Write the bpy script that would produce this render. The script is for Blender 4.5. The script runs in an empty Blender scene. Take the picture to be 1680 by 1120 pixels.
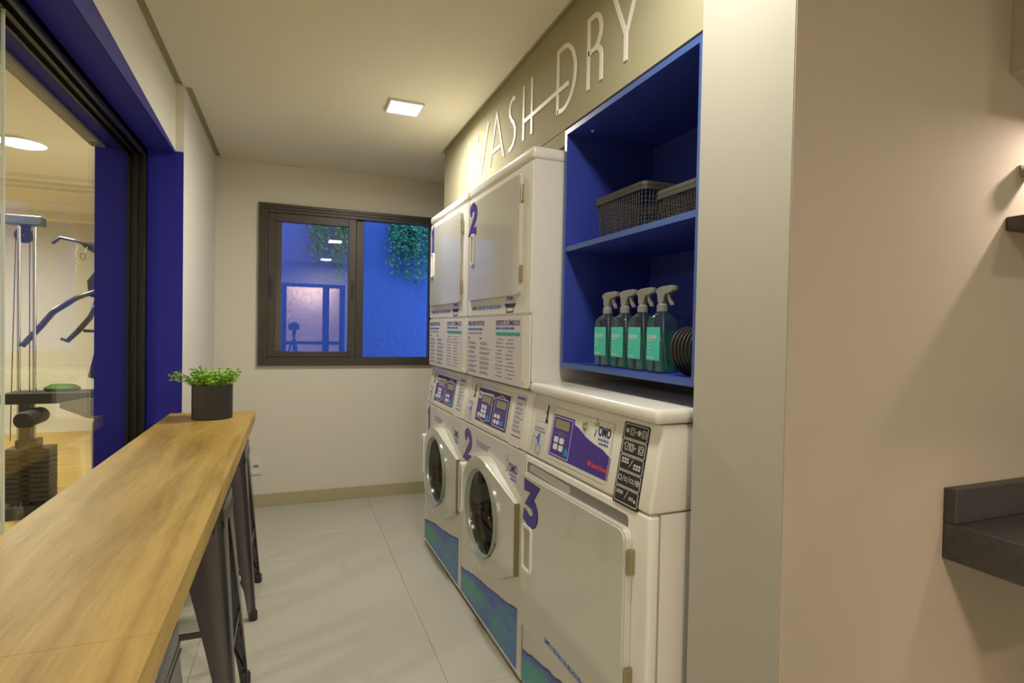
import bpy, bmesh, math, random
from mathutils import Matrix, Vector
R = math.radians
rnd = random.Random(7)
sc = bpy.context.scene
COL = sc.collection

# ------------------------------------------------------------------ camera
F_PX, YAW, PITCH, ROLL = 915.84, .375897, -.0198674, .0189753
EYE = 1.32
def cam_axes():
    cy, sy, cp, sp = math.cos(YAW), math.sin(YAW), math.cos(PITCH), math.sin(PITCH)
    f = Vector((sy*cp, cy*cp, sp)); r = Vector((cy, -sy, 0)); u = r.cross(f)
    return r*math.cos(ROLL)+u*math.sin(ROLL), -r*math.sin(ROLL)+u*math.cos(ROLL), f
cr, cu, cf = cam_axes()
cd = bpy.data.cameras.new('camera'); cam = bpy.data.objects.new('camera', cd); COL.objects.link(cam)
cd.sensor_width = 36; cd.lens = 36*F_PX/1680; cd.clip_start = .02; cd.clip_end = 100
m = Matrix((cr, cu, -cf)).transposed().to_4x4(); m.translation = (0, 0, EYE)
cam.matrix_world = m
sc.camera = cam
# ------------------------------------------------------------------ world, exposure
w = bpy.data.worlds.new('world'); sc.world = w; w.use_nodes = True
w.node_tree.nodes['Background'].inputs[0].default_value = (.62, .74, 1, 1)
w.node_tree.nodes['Background'].inputs[1].default_value = 2.35
vs = sc.view_settings
vs.view_transform = 'Standard'; vs.look = 'None'; vs.gamma = 1; vs.use_curve_mapping = False
vs.exposure = 0.25
LAMP = (1, .96, .84)
LAMP_W = 16.5
LAMP_NEAR_W = 10.8
KITCHEN_W = 4.2
GYM_W = 54

# ------------------------------------------------------------------ materials
MATS = {}
def mat(name, col, rough=.5, metal=0, bump=0, bscale=60, var=0, vscale=3, spec=.5, emit=0, coat=0, stretch=None):
    if name in MATS: return MATS[name]
    m = bpy.data.materials.new(name); m.use_nodes = True
    nt = m.node_tree; b = nt.nodes['Principled BSDF']
    b.inputs['Base Color'].default_value = (*col, 1); b.inputs['Roughness'].default_value = rough
    b.inputs['Metallic'].default_value = metal; b.inputs['Specular IOR Level'].default_value = spec
    if coat: b.inputs['Coat Weight'].default_value = coat; b.inputs['Coat Roughness'].default_value = .05
    if emit:
        b.inputs['Emission Color'].default_value = (*col, 1); b.inputs['Emission Strength'].default_value = emit
    if bump or var:
        tc = nt.nodes.new('ShaderNodeTexCoord'); mp = nt.nodes.new('ShaderNodeMapping')
        nt.links.new(tc.outputs['Object'], mp.inputs['Vector'])
        if stretch: mp.inputs['Scale'].default_value = stretch
    if var:
        n = nt.nodes.new('ShaderNodeTexNoise'); n.inputs['Scale'].default_value = vscale; n.inputs['Detail'].default_value = 6
        r = nt.nodes.new('ShaderNodeMix'); r.data_type = 'RGBA'
        r.inputs['A'].default_value = (*[c*(1-var) for c in col], 1); r.inputs['B'].default_value = (*[min(1, c*(1+var)) for c in col], 1)
        nt.links.new(mp.outputs[0], n.inputs['Vector']); nt.links.new(n.outputs['Fac'], r.inputs['Factor']); nt.links.new(r.outputs['Result'], b.inputs['Base Color'])
    if bump:
        n = nt.nodes.new('ShaderNodeTexNoise'); n.inputs['Scale'].default_value = bscale; n.inputs['Detail'].default_value = 4
        bp = nt.nodes.new('ShaderNodeBump'); bp.inputs['Strength'].default_value = bump; bp.inputs['Distance'].default_value = .01
        nt.links.new(mp.outputs[0], n.inputs['Vector']); nt.links.new(n.outputs['Fac'], bp.inputs['Height']); nt.links.new(bp.outputs[0], b.inputs['Normal'])
    MATS[name] = m
    return m
def glass_mat(name, tint=(1, 1, 1), ior=1.5, rough=0.0, body=None, amt=0):
    if name in MATS: return MATS[name]
    m = bpy.data.materials.new(name); m.use_nodes = True; nt = m.node_tree; nt.nodes.clear()
    o = nt.nodes.new('ShaderNodeOutputMaterial'); mx = nt.nodes.new('ShaderNodeMixShader'); fr = nt.nodes.new('ShaderNodeFresnel')
    t = nt.nodes.new('ShaderNodeBsdfTransparent'); g = nt.nodes.new('ShaderNodeBsdfGlossy')
    fr.inputs['IOR'].default_value = ior; t.inputs['Color'].default_value = (*tint, 1); g.inputs['Roughness'].default_value = rough
    # thin pane: the ray leaves at the angle it came in, so both faces reflect alike
    ge = nt.nodes.new('ShaderNodeNewGeometry'); mi = nt.nodes.new('ShaderNodeMix'); mi.inputs['A'].default_value = ior; mi.inputs['B'].default_value = 1/ior
    nt.links.new(ge.outputs['Backfacing'], mi.inputs['Factor']); nt.links.new(mi.outputs['Result'], fr.inputs['IOR'])
    base = t.outputs[0]
    if body:
        df = nt.nodes.new('ShaderNodeBsdfDiffuse'); df.inputs['Color'].default_value = (*body, 1); m2 = nt.nodes.new('ShaderNodeMixShader'); m2.inputs[0].default_value = amt
        nt.links.new(t.outputs[0], m2.inputs[1]); nt.links.new(df.outputs[0], m2.inputs[2]); base = m2.outputs[0]
    nt.links.new(fr.outputs[0], mx.inputs[0]); nt.links.new(base, mx.inputs[1]); nt.links.new(g.outputs[0], mx.inputs[2]); nt.links.new(mx.outputs[0], o.inputs[0])
    MATS[name] = m
    return m
def wood_mat(name, dark, light, axis='Y', scale=1.0, rough=.38):
    m = bpy.data.materials.new(name); m.use_nodes = True; nt = m.node_tree; b = nt.nodes['Principled BSDF']
    L = nt.links.new; N = nt.nodes.new
    tc = N('ShaderNodeTexCoord'); mp = N('ShaderNodeMapping'); L(tc.outputs['Object'], mp.inputs[0])
    s = {'Y': (1, .09, 1), 'X': (.09, 1, 1)}[axis]; mp.inputs['Scale'].default_value = [v*scale for v in s]
    n1 = N('ShaderNodeTexNoise'); n1.inputs['Scale'].default_value = 3.2; n1.inputs['Detail'].default_value = 2; n1.inputs['Distortion'].default_value = .6
    L(mp.outputs[0], n1.inputs['Vector'])
    ml = N('ShaderNodeMath'); ml.operation = 'MULTIPLY'; ml.inputs[1].default_value = 15; L(n1.outputs['Fac'], ml.inputs[0])
    fr = N('ShaderNodeMath'); fr.operation = 'PINGPONG'; fr.inputs[1].default_value = 1; L(ml.outputs[0], fr.inputs[0])
    n2 = N('ShaderNodeTexNoise'); n2.inputs['Scale'].default_value = 70; n2.inputs['Detail'].default_value = 5; n2.inputs['Roughness'].default_value = .7; L(mp.outputs[0], n2.inputs['Vector'])
    n3 = N('ShaderNodeTexNoise'); n3.inputs['Scale'].default_value = 7; n3.inputs['Detail'].default_value = 3; L(mp.outputs[0], n3.inputs['Vector'])
    a = N('ShaderNodeMath'); a.operation = 'MULTIPLY'; a.inputs[1].default_value = .30; L(fr.outputs[0], a.inputs[0])
    c = N('ShaderNodeMath'); c.operation = 'MULTIPLY_ADD'; c.inputs[1].default_value = .75; L(n2.outputs['Fac'], c.inputs[0]); L(a.outputs[0], c.inputs[2])
    d = N('ShaderNodeMath'); d.operation = 'MULTIPLY_ADD'; d.inputs[1].default_value = .6; L(n3.outputs['Fac'], d.inputs[0]); L(c.outputs[0], d.inputs[2])
    rp = N('ShaderNodeValToRGB'); rp.color_ramp.elements[0].position = .52; rp.color_ramp.elements[0].color = (*dark, 1)
    rp.color_ramp.elements[1].position = .98; rp.color_ramp.elements[1].color = (*light, 1)
    L(d.outputs[0], rp.inputs[0]); L(rp.outputs[0], b.inputs['Base Color']); b.inputs['Roughness'].default_value = rough; b.inputs['Specular IOR Level'].default_value = .25
    bp = N('ShaderNodeBump'); bp.inputs['Strength'].default_value = .06; bp.inputs['Distance'].default_value = .003; L(n2.outputs['Fac'], bp.inputs['Height']); L(bp.outputs[0], b.inputs['Normal'])
    MATS[name] = m
    return m
def wave_mat():
    m = bpy.data.materials.new('wave_print'); m.use_nodes = True; nt = m.node_tree; b = nt.nodes['Principled BSDF']; L = nt.links.new; N = nt.nodes.new
    tc = N('ShaderNodeTexCoord'); mp = N('ShaderNodeMapping'); L(tc.outputs['Object'], mp.inputs[0]); mp.inputs['Scale'].default_value = (2.2, 1, 6)
    n = N('ShaderNodeTexNoise'); n.inputs['Scale'].default_value = 1.6; n.inputs['Detail'].default_value = 3; L(mp.outputs[0], n.inputs[0])
    rp = N('ShaderNodeValToRGB'); e = rp.color_ramp.elements
    e[0].position = .40; e[0].color = (.03, .09, .62, 1); e[1].position = .66; e[1].color = (.03, .36, .31, 1)
    x = e.new(.52); x.color = (.03, .2, .56, 1)
    sp = N('ShaderNodeSeparateXYZ'); L(tc.outputs['Object'], sp.inputs[0])
    q1 = N('ShaderNodeMath'); q1.operation = 'MULTIPLY_ADD'; q1.inputs[1].default_value = -.13; L(sp.outputs['X'], q1.inputs[0]); L(sp.outputs['Z'], q1.inputs[2])
    q2 = N('ShaderNodeMath'); q2.operation = 'MULTIPLY_ADD'; q2.inputs[1].default_value = 26; q2.inputs[2].default_value = -.35; L(q1.outputs[0], q2.inputs[0])
    q3 = N('ShaderNodeMath'); q3.operation = 'SINE'; L(q2.outputs[0], q3.inputs[0])
    q4 = N('ShaderNodeMath'); q4.operation = 'MULTIPLY_ADD'; q4.inputs[1].default_value = .13; L(q3.outputs[0], q4.inputs[0]); L(n.outputs['Fac'], q4.inputs[2])
    L(q4.outputs[0], rp.inputs[0])
    v = N('ShaderNodeTexVoronoi'); v.feature = 'DISTANCE_TO_EDGE'; v.inputs['Scale'].default_value = 110; mp2 = N('ShaderNodeMapping'); L(tc.outputs['Object'], mp2.inputs[0]); mp2.inputs['Scale'].default_value = (1, 1, .7); L(mp2.outputs[0], v.inputs['Vector'])
    cl = N('ShaderNodeMapRange'); cl.inputs['From Max'].default_value = .18; cl.inputs['To Min'].default_value = .28; cl.inputs['To Max'].default_value = 0; L(v.outputs['Distance'], cl.inputs['Value'])
    mx = N('ShaderNodeMix'); mx.data_type = 'RGBA'; mx.inputs['B'].default_value = (.28, .42, .6, 1); L(cl.outputs[0], mx.inputs['Factor']); L(rp.outputs[0], mx.inputs['A'])
    L(mx.outputs['Result'], b.inputs['Base Color']); b.inputs['Roughness'].default_value = .35
    MATS['wave'] = m; return m

LWALL = mat('pale_wall_paint', (.78, .745, .645), .85, bump=.03, bscale=220)
WALL = mat('wall_paint', (.73, .695, .60), .85, bump=.04, bscale=220)
PANEL = mat('panel_paint', (.38, .355, .24), .85, spec=.15, bump=.03, bscale=220)
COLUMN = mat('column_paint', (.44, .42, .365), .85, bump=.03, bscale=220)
KWALL = mat('kitchen_wall_paint', (.445, .385, .305), .8, bump=.03, bscale=220)
CEIL = mat('ceiling_paint', (.77, .72, .58), .9)
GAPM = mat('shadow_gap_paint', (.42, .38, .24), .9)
SKIRT = mat('skirting', (.46, .41, .26), .5)
TILE = mat('porcelain_tile', (.48, .46, .385), .33, var=.06, vscale=2.2, bump=.01, bscale=8)
GROUT = mat('grout', (.50, .475, .39), .8)
NAVY = mat('navy_paint', (.025, .025, .38), .6, spec=.25)
NAVY_L = mat('navy_fascia_paint', (.035, .035, .24), .6, spec=.3)
BLUEB = mat('blue_board', (.034, .058, .36), .5, spec=.3)
BLUEE = mat('blue_edge', (.055, .11, .36), .35)
BLACK = mat('black_aluminium', (.02, .019, .017), .35, metal=.3)
GREYT = mat('grey_trim', (.28, .27, .23), .7)
BRONZE = mat('bronze_aluminium', (.066, .056, .045), .42, metal=.25)
GLASS = glass_mat('clear_glass', (.95, .98, .96))
GLASS_W = glass_mat('window_glass', (1, 1, 1), ior=1.55)
EDGE = mat('polished_glass_edge', (.75, .82, .78), .15)
STUCCO = mat('blue_stucco', (.052, .145, .60), .8, bump=.9, bscale=28)
IVY = mat('ivy_leaf', (.018, .21, .13), .4, var=.65, vscale=9)
WHITE = mat('white_enamel', (.76, .74, .69), .26, coat=.15)
WHITE2 = mat('white_door_enamel', (.58, .575, .52), .2, coat=1)
STICK = mat('white_sticker', (.60, .57, .60), .45)
PURPLE = mat('purple_print', (.055, .028, .29), .35)
PURPLE_D = mat('dark_purple_print', (.022, .012, .11), .35)
INKB = mat('blue_print', (.05, .16, .58), .4)
INKD = mat('navy_print', (.02, .02, .10), .4)
INKG = mat('grey_violet_print', (.17, .14, .24), .5)
TEAL = mat('teal_print', (.03, .36, .28), .4)
GREEN = mat('green_print', (.03, .30, .14), .4)
RED = mat('red_print', (.72, .05, .02), .4)
LCD = mat('lcd', (.26, .25, .13), .25)
KEY = mat('white_key', (.72, .74, .78), .35)
KEYB = mat('blue_key', (.02, .26, .62), .35)
CHROME = mat('chrome', (.62, .62, .6), .12, metal=1)
STEEL = mat('drum_steel', (.42, .42, .4), .28, metal=1)
BRASS = mat('hinge_steel', (.42, .36, .24), .35, metal=1)
DKGLASS = glass_mat('door_glass', (.45, .47, .44), ior=1.7)
DARK = mat('dark_plastic', (.02, .02, .02), .4)
RUB = mat('rubber', (.03, .03, .03), .7)
GUN = mat('gunmetal', (.115, .108, .115), .27, metal=.9)
POT = mat('pot', (.028, .027, .03), .5)
SOIL = mat('soil', (.03, .02, .012), .9)
LEAF = mat('leaf', (.28, .52, .05), .45, var=.45, vscale=30)
WICK = mat('basket_plastic', (.04, .037, .032), .45)
STONE = mat('dark_stone', (.05, .045, .045), .42, var=.55, vscale=45, bump=.05, bscale=120)
DSHELF = mat('dark_shelf', (.055, .04, .035), .4, var=.2, vscale=30)
OUTW = mat('outlet_plastic', (.74, .73, .72), .35)
BOTTLE = glass_mat('bottle_plastic', (.9, .98, .96), ior=1.55, body=(.35, .6, .55), amt=.035)
LIQ = glass_mat('green_liquid', (.62, .93, .85), ior=1.33, body=(.05, .42, .33), amt=.10)
LABEL = mat('turquoise_label', (.06, .55, .46), .5)
SPRAY = mat('grey_translucent_plastic', (.24, .235, .23), .3)
LETTER = mat('letter_white', (.80, .76, .70), .45)
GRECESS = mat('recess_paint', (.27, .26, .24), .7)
WOOD = wood_mat('oak_laminate', (.275, .162, .030), (.48, .318, .085), rough=.48)
GWOOD = wood_mat('gym_floor_wood', (.42, .27, .06), (.62, .42, .13), 'X', .8)
wave_mat()

# ------------------------------------------------------------------ helpers
def tag(o, label=None, cat=None, group=None, kind=None):
    if label: o['label'] = label
    if cat: o['category'] = cat
    if group: o['group'] = group
    if kind: o['kind'] = kind
    return o
def thing(name, label, cat, loc=(0, 0, 0), rotz=0, group=None, kind=None):
    o = bpy.data.objects.new(name, None); COL.objects.link(o); o.location = loc; o.rotation_euler = (0, 0, rotz); o.empty_display_size = .1
    return tag(o, label, cat, group, kind)
def obj(name, bm, mt, parent=None, smooth=False, flip=True):
    me = bpy.data.meshes.new(name)
    if flip: bmesh.ops.recalc_face_normals(bm, faces=bm.faces)
    bm.to_mesh(me); bm.free()
    me.materials.append(mt)
    if smooth:
        for p in me.polygons: p.use_smooth = True
        if hasattr(me, 'set_sharp_from_angle'): me.set_sharp_from_angle(angle=R(38))
    o = bpy.data.objects.new(name, me); COL.objects.link(o)
    if parent: o.parent = parent
    return o
def link_mesh(name, me, parent=None, loc=(0, 0, 0)):
    o = bpy.data.objects.new(name, me); COL.objects.link(o); o.location = loc
    if parent: o.parent = parent
    return o
def B(): return bmesh.new()
def box(bm, x0, x1, y0, y1, z0, z1, bev=0, M=None, seg=1):
    vs_ = [bm.verts.new(v) for v in ((x0, y0, z0), (x1, y0, z0), (x1, y1, z0), (x0, y1, z0), (x0, y0, z1), (x1, y0, z1), (x1, y1, z1), (x0, y1, z1))]
    fs = [bm.faces.new([vs_[i] for i in q]) for q in ((3, 2, 1, 0), (4, 5, 6, 7), (0, 1, 5, 4), (1, 2, 6, 5), (2, 3, 7, 6), (3, 0, 4, 7))]
    geom = vs_
    if bev:
        es = list({e for f in fs for e in f.edges})
        res = bmesh.ops.bevel(bm, geom=es, offset=bev, segments=seg, affect='EDGES', profile=.5)
        geom = list({v for f in res['faces'] for v in f.verts} | {v for v in vs_ if v.is_valid})
    if M is not None: bmesh.ops.transform(bm, matrix=M, verts=[v for v in geom if v.is_valid])
    return bm
def cbox(*a, **k): return box(B(), *a, **k)
def prism(bm, pts, n0, n1, M=None):
    """polygon pts (u,v) extruded from n0 to n1 along the third axis, then mapped by M"""
    a = [bm.verts.new((p[0], p[1], n0)) for p in pts]; b = [bm.verts.new((p[0], p[1], n1)) for p in pts]
    n = len(pts)
    bm.faces.new(a[::-1]); bm.faces.new(b)
    for i in range(n): bm.faces.new((a[i], a[(i+1) % n], b[(i+1) % n], b[i]))
    if M is not None: bmesh.ops.transform(bm, matrix=M, verts=a+b)
    return bm
def rrect(u0, v0, u1, v1, r, n=4):
    pts = []
    for cx, cy, a0 in ((u1-r, v0+r, -90), (u1-r, v1-r, 0), (u0+r, v1-r, 90), (u0+r, v0+r, 180)):
        for i in range(n+1):
            a = R(a0+90*i/n); pts.append((cx+r*math.cos(a), cy+r*math.sin(a)))
    return pts
def circ(cx, cy, r, n=24, a0=0, a1=360):
    return [(cx+r*math.cos(R(a0+(a1-a0)*i/n)), cy+r*math.sin(R(a0+(a1-a0)*i/n))) for i in range(n)]
def lathe(bm, prof, n=24, M=None, cap0=True, cap1=True):
    """profile [(r,z)] around local z"""
    rings = []
    for r, z in prof: rings.append([bm.verts.new((r*math.cos(2*math.pi*i/n), r*math.sin(2*math.pi*i/n), z)) for i in range(n)])
    for a, b in zip(rings, rings[1:]):
        for i in range(n): bm.faces.new((a[i], a[(i+1) % n], b[(i+1) % n], b[i]))
    if cap0: bm.faces.new(rings[0][::-1])
    if cap1: bm.faces.new(rings[-1])
    if M is not None: bmesh.ops.transform(bm, matrix=M, verts=[v for r_ in rings for v in r_])
    return bm
def tube(bm, pts, r, n=8, M=None):
    pts = [Vector(p) for p in pts]; rings = []
    rr = r if isinstance(r, (list, tuple)) else [r]*len(pts)
    up = Vector((0, 0, 1))
    for i, p in enumerate(pts):
        t = (pts[min(i+1, len(pts)-1)]-pts[max(i-1, 0)]).normalized()
        ref = up if abs(t.dot(up)) < .95 else Vector((0, 1, 0))
        a = t.cross(ref).normalized(); b = t.cross(a)
        rings.append([bm.verts.new(p+(a*math.cos(2*math.pi*k/n)+b*math.sin(2*math.pi*k/n))*rr[i]) for k in range(n)])
    for x, y in zip(rings, rings[1:]):
        for k in range(n): bm.faces.new((x[k], x[(k+1) % n], y[(k+1) % n], y[k]))
    bm.faces.new(rings[0][::-1]); bm.faces.new(rings[-1])
    if M is not None: bmesh.ops.transform(bm, matrix=M, verts=[v for q in rings for v in q])
    return bm
def stroke(bm, pts, w, n0, n1, M=None):
    """flat ribbon of width w along 2D pts, thickness n0..n1 (mitred)"""
    pts = [p for i, p in enumerate(pts) if i == 0 or (Vector(p)-Vector(pts[i-1])).length > 1e-5]
    L, Rr = [], []
    for i, p in enumerate(pts):
        p = Vector(p); d0 = (p-Vector(pts[i-1])).normalized() if i else None; d1 = (Vector(pts[i+1])-p).normalized() if i < len(pts)-1 else None
        d = ((d0 or d1)+(d1 or d0)).normalized(); nrm = Vector((-d.y, d.x))
        k = 1/max(.5, (d0 or d1).dot(d)); L.append(p+nrm*w/2*k); Rr.append(p-nrm*w/2*k)
    vs_ = []
    rows = []
    for a, b in zip(L, Rr): rows.append([bm.verts.new((a.x, a.y, n0)), bm.verts.new((b.x, b.y, n0)), bm.verts.new((b.x, b.y, n1)), bm.verts.new((a.x, a.y, n1))])
    for p, q in zip(rows, rows[1:]):
        for i in range(4): bm.faces.new((p[i], p[(i+1) % 4], q[(i+1) % 4], q[i]))
    bm.faces.new(rows[0][::-1]); bm.faces.new(rows[-1])
    if M is not None: bmesh.ops.transform(bm, matrix=M, verts=[v for r_ in rows for v in r_])
    return bm
def text_mesh(body, size, off=0, ext=.0003, align='LEFT', width=None):
    c = bpy.data.curves.new('txt', 'FONT'); c.body = body; c.size = size; c.extrude = ext; c.offset = off; c.align_x = align; c.resolution_u = 3
    o = bpy.data.objects.new('txt', c); COL.objects.link(o)
    dg = bpy.context.evaluated_depsgraph_get(); dg.update()
    me = bpy.data.meshes.new_from_object(o.evaluated_get(dg))
    bpy.data.objects.remove(o); bpy.data.curves.remove(c)
    if width:
        xs = [v.co.x for v in me.vertices]; k = width/(max(xs)-min(xs)); x0 = min(xs)
        for v in me.vertices: v.co.x = (v.co.x-x0)*k
    return me
def text(name, body, size, mt, parent, M, off=0, ext=.0003, align='LEFT', width=None):
    me = text_mesh(body, size, off, ext, align, width); me.transform(M); me.name = name
    me.materials.clear(); me.materials.append(mt)
    return link_mesh(name, me, parent)
def face_M(origin, tilt=0):
    """face coordinates (u, v up, n outward) of a machine front whose outward side is local -y"""
    a = tilt
    X = Vector((1, 0, 0)); Y = Vector((0, math.sin(a), math.cos(a))); Z = Vector((0, -math.cos(a), math.sin(a)))
    M = Matrix((X, Y, Z)).transposed().to_4x4(); M.translation = origin
    return M
def T(x, y, z=0): return Matrix.Translation((x, y, z))
def struct(name, bm, mt, label=None, **k):
    o = obj(name, bm, mt, **k); o['kind'] = 'structure'
    if label: o['label'] = label
    return o
def copy_tree(o, parent=None):
    c = o.copy(); COL.objects.link(c); c.parent = parent
    for ch in list(o.children): copy_tree(ch, c)
    return c

YB, ZC = 4.436, 2.496          # back wall, ceiling
XL, XLIN, YJ = -.508, -.545, 3.2   # left wall face, lintel face, end of the glazed opening
XP = .935                      # lettered panel face
YK = .8436                     # kitchen wall face
YREAR = -1.95
# ================================================================== SETTING
fl = struct('floor', cbox(-.9, 2.8, YREAR-1.6, YB+.02, -.06, -.004), GROUT, 'pale beige polished porcelain tile floor')
tm = None
for i in range(-1, 3):
    for j in range(-4, 6):
        x0, y0 = .556+.9*(i-1), 3.75+.9*(j-4)
        if tm is None:
            b_ = cbox(.0008, .8992, .0008, .8992, -.012, 0, .0006); t_ = obj('tile', b_, TILE, fl); tm = t_.data; t_.location = (x0, y0, 0)
        else: link_mesh('tile', tm, fl, (x0, y0, 0))
b_ = B()
for q in ((-.512, .912, -1.93, YJ-.0), (-.475, .912, YJ, YB-.008), (.912, 1.68, 3.675, YB-.008), (.912, 2.78, -1.93, YK-.02)): box(b_, *q, ZC, ZC+.0142)
struct('ceiling', b_, CEIL, 'flat warm white plaster ceiling with shadow gaps')
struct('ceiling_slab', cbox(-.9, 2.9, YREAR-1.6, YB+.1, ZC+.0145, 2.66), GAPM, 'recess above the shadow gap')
# back wall with a window hole
WX0, WX1, WZ0, WZ1 = -.229, 1.085, 1.03, 2.207
b_ = B()
box(b_, -.9, WX0, YB, YB+.16, 0, ZC+.014); box(b_, WX1, 1.9, YB, YB+.16, 0, ZC+.014)
box(b_, WX0, WX1, YB, YB+.16, 0, WZ0); box(b_, WX0, WX1, YB, YB+.16, WZ1, ZC+.014)
struct('wall_back', b_, WALL, 'warm grey wall with the sliding window')
struct('baseboard_back', cbox(XL, 1.7, YB-.012, YB, 0, .092, .002), SKIRT, 'beige porcelain skirting under the window')
b_ = B(); box(b_, -.875, XL, YJ, YB, 0, ZC+.014); struct('wall_left', b_, LWALL, 'narrow warm white wall between window wall and blue opening')
struct('baseboard_left', cbox(XL, XL+.012, YJ, YB-.012, 0, .092, .002), SKIRT)
struct('wall_lintel', cbox(-.86, XLIN, YREAR, YJ, 2.172, ZC+.014), LWALL, 'warm white beam above the blue framed glazing')
# blue lining of the opening
struct('trim_1', cbox(-.872, XL, YJ-.012, YJ-.0005, 0, 2.170), NAVY, 'navy blue painted end reveal of the glazed opening')
struct('trim_2', cbox(-.872, XLIN-.001, YREAR, YJ-.012, 2.160, 2.1715), NAVY, 'navy blue painted underside of the beam')
b_ = B(); vv = [b_.verts.new(p) for p in ((XLIN, YJ, 2.160), (XLIN, YREAR, 2.160), (XLIN, YREAR, 2.172+.059*(YJ-YREAR)), (XLIN, YJ, 2.172),
    (XLIN+.003, YJ, 2.160), (XLIN+.003, YREAR, 2.160), (XLIN+.003, YREAR, 2.172+.059*(YJ-YREAR)), (XLIN+.003, YJ, 2.172))]
for q in ((0, 1, 2, 3), (4, 5, 6, 7), (0, 1, 5, 4), (1, 2, 6, 5), (2, 3, 7, 6), (3, 0, 4, 7)): b_.faces.new([vv[i] for i in q])
struct('trim_3', b_, NAVY_L, 'tapering blue band along the foot of the beam')
struct('trim_4', cbox(-.885, -.825, YREAR, YJ-.012, 2.148, 2.160), GREYT, 'grey strip on the gym side of the beam')
# glazing
gl = thing('window_2', 'frameless floor to ceiling glass screen in black track before the gym', 'glass wall', (-.695, 0, 0), 0, kind='structure')
b_ = B()
for x0, x1, z0 in ((-.040, -.030, 2.118), (-.012, .002, 2.122), (.026, .036, 2.118)): box(b_, x0, x1, YREAR, YJ-.012, z0, 2.160)
box(b_, -.040, .036, YREAR, YJ-.012, 2.140, 2.160)
obj('top_track', b_, BLACK, gl)
b_ = B()
for x0, x1, y0 in ((-.040, -.030, 3.150), (-.012, .002, 3.156), (.026, .036, 3.150)): box(b_, x0, x1, y0, YJ-.012, .0, 2.14)
box(b_, -.04, .036, 3.170, YJ-.012, 0, 2.14)
obj('side_track', b_, BLACK, gl)
obj('bottom_track', cbox(-.04, .036, YREAR, YJ-.012, 0, .03), BLACK, gl)
for y0, y1, dx in ((1.838, 3.165, 0), (.51, 1.832, 0), (-.82, .504, 0), (-1.93, -.826, 0)):
    g_ = obj('pane', cbox(-.004+dx-.005, .004+dx-.005, y0, y1, .02, 2.125), GLASS, gl)
    obj('polished_edge', cbox(-.0042-.005, .0042-.005, y0-.0012, y0+.0012, .02, 2.125), EDGE, g_)
# lettered panel / niche on the right
b_ = B()
box(b_, XP, XP+.03, 1.117, 3.65, 2.070, ZC+.014)
struct('wall_panel', b_, PANEL, 'khaki bulkhead panel that carries the lettering')
struct('wall_filler', cbox(XP+.002, XP+.03, 1.872, 3.65, 2.012, 2.068), PANEL, 'khaki strip above the stacked machines')
b_ = B(); box(b_, XP, 1.75, 3.43, 3.65, 0, 2.012); box(b_, XP+.03, 1.75, 3.43, 3.65, 2.012, ZC+.014); struct('wall_pier', b_, PANEL, 'khaki pier beyond the stacked machines')
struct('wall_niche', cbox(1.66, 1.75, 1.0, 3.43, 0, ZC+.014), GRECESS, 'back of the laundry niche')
struct('wall_alcove', cbox(1.69, 1.78, 3.65, YB+.1, 0, ZC+.014), WALL)
b_ = B(); box(b_, XP-.008, 2.8, YK, 1.117, 0, ZC+.014)
struct('wall_right', b_, COLUMN, 'pale beige pier beside the blue shelves')
# the kitchenette face of the same wall
struct('wall_kitchen', cbox(XP-.006, 2.8, YK-.002, YK, 0, ZC+.014), KWALL, 'tan painted wall of the kitchenette')
struct('wall_soffit', cbox(1.632, 2.8, YK-.32, YK-.0025, 1.971, ZC-.001), KWALL, 'tan boxed soffit above the kitchenette')
struct('wall_east', cbox(2.8, 2.9, YREAR, 1.2, 0, ZC+.014), WALL)
# wall behind the camera with the framed glass door
DX0, DX1, DZ = -.18, .92, 2.10
b_ = B(); box(b_, -.9, DX0, YREAR-.12, YREAR, 0, ZC+.014); box(b_, DX1, 2.9, YREAR-.12, YREAR, 0, ZC+.014); box(b_, DX0, DX1, YREAR-.12, YREAR, DZ, ZC+.014)
struct('wall_rear', b_, WALL, 'wall behind the viewpoint')
d1 = thing('door_1', 'dark framed glass door behind the viewpoint', 'door', (0, YREAR-.06, 0), kind='structure')
b_ = B()
for x0, x1 in ((DX0, -.095), (.525, .64), (.825, DX1)): box(b_, x0, x1, -.03, .03, 0, DZ)
for z0, z1 in ((0, .1), (.99, 1.05), (2.04, DZ)): box(b_, DX0, DX1, -.028, .028, z0, z1)
obj('frame', b_, BLACK, d1)
for x0, x1 in ((-.095, .525), (.64, .825)):
    for z0, z1 in ((.1, .99), (1.05, 2.04)): obj('pane', cbox(x0, x1, -.003, .003, z0, z1), GLASS, d1)
b_ = B(); box(b_, -.9, 2.9, YREAR-1.6, YREAR-1.5, 0, ZC+.014); box(b_, -1, -.9, YREAR-1.6, YREAR, 0, ZC+.014); box(b_, 2.8, 2.9, YREAR-1.6, YREAR, 0, ZC+.014)
struct('wall_hall', b_, WALL, 'wall of the hall beyond the rear door')
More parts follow.
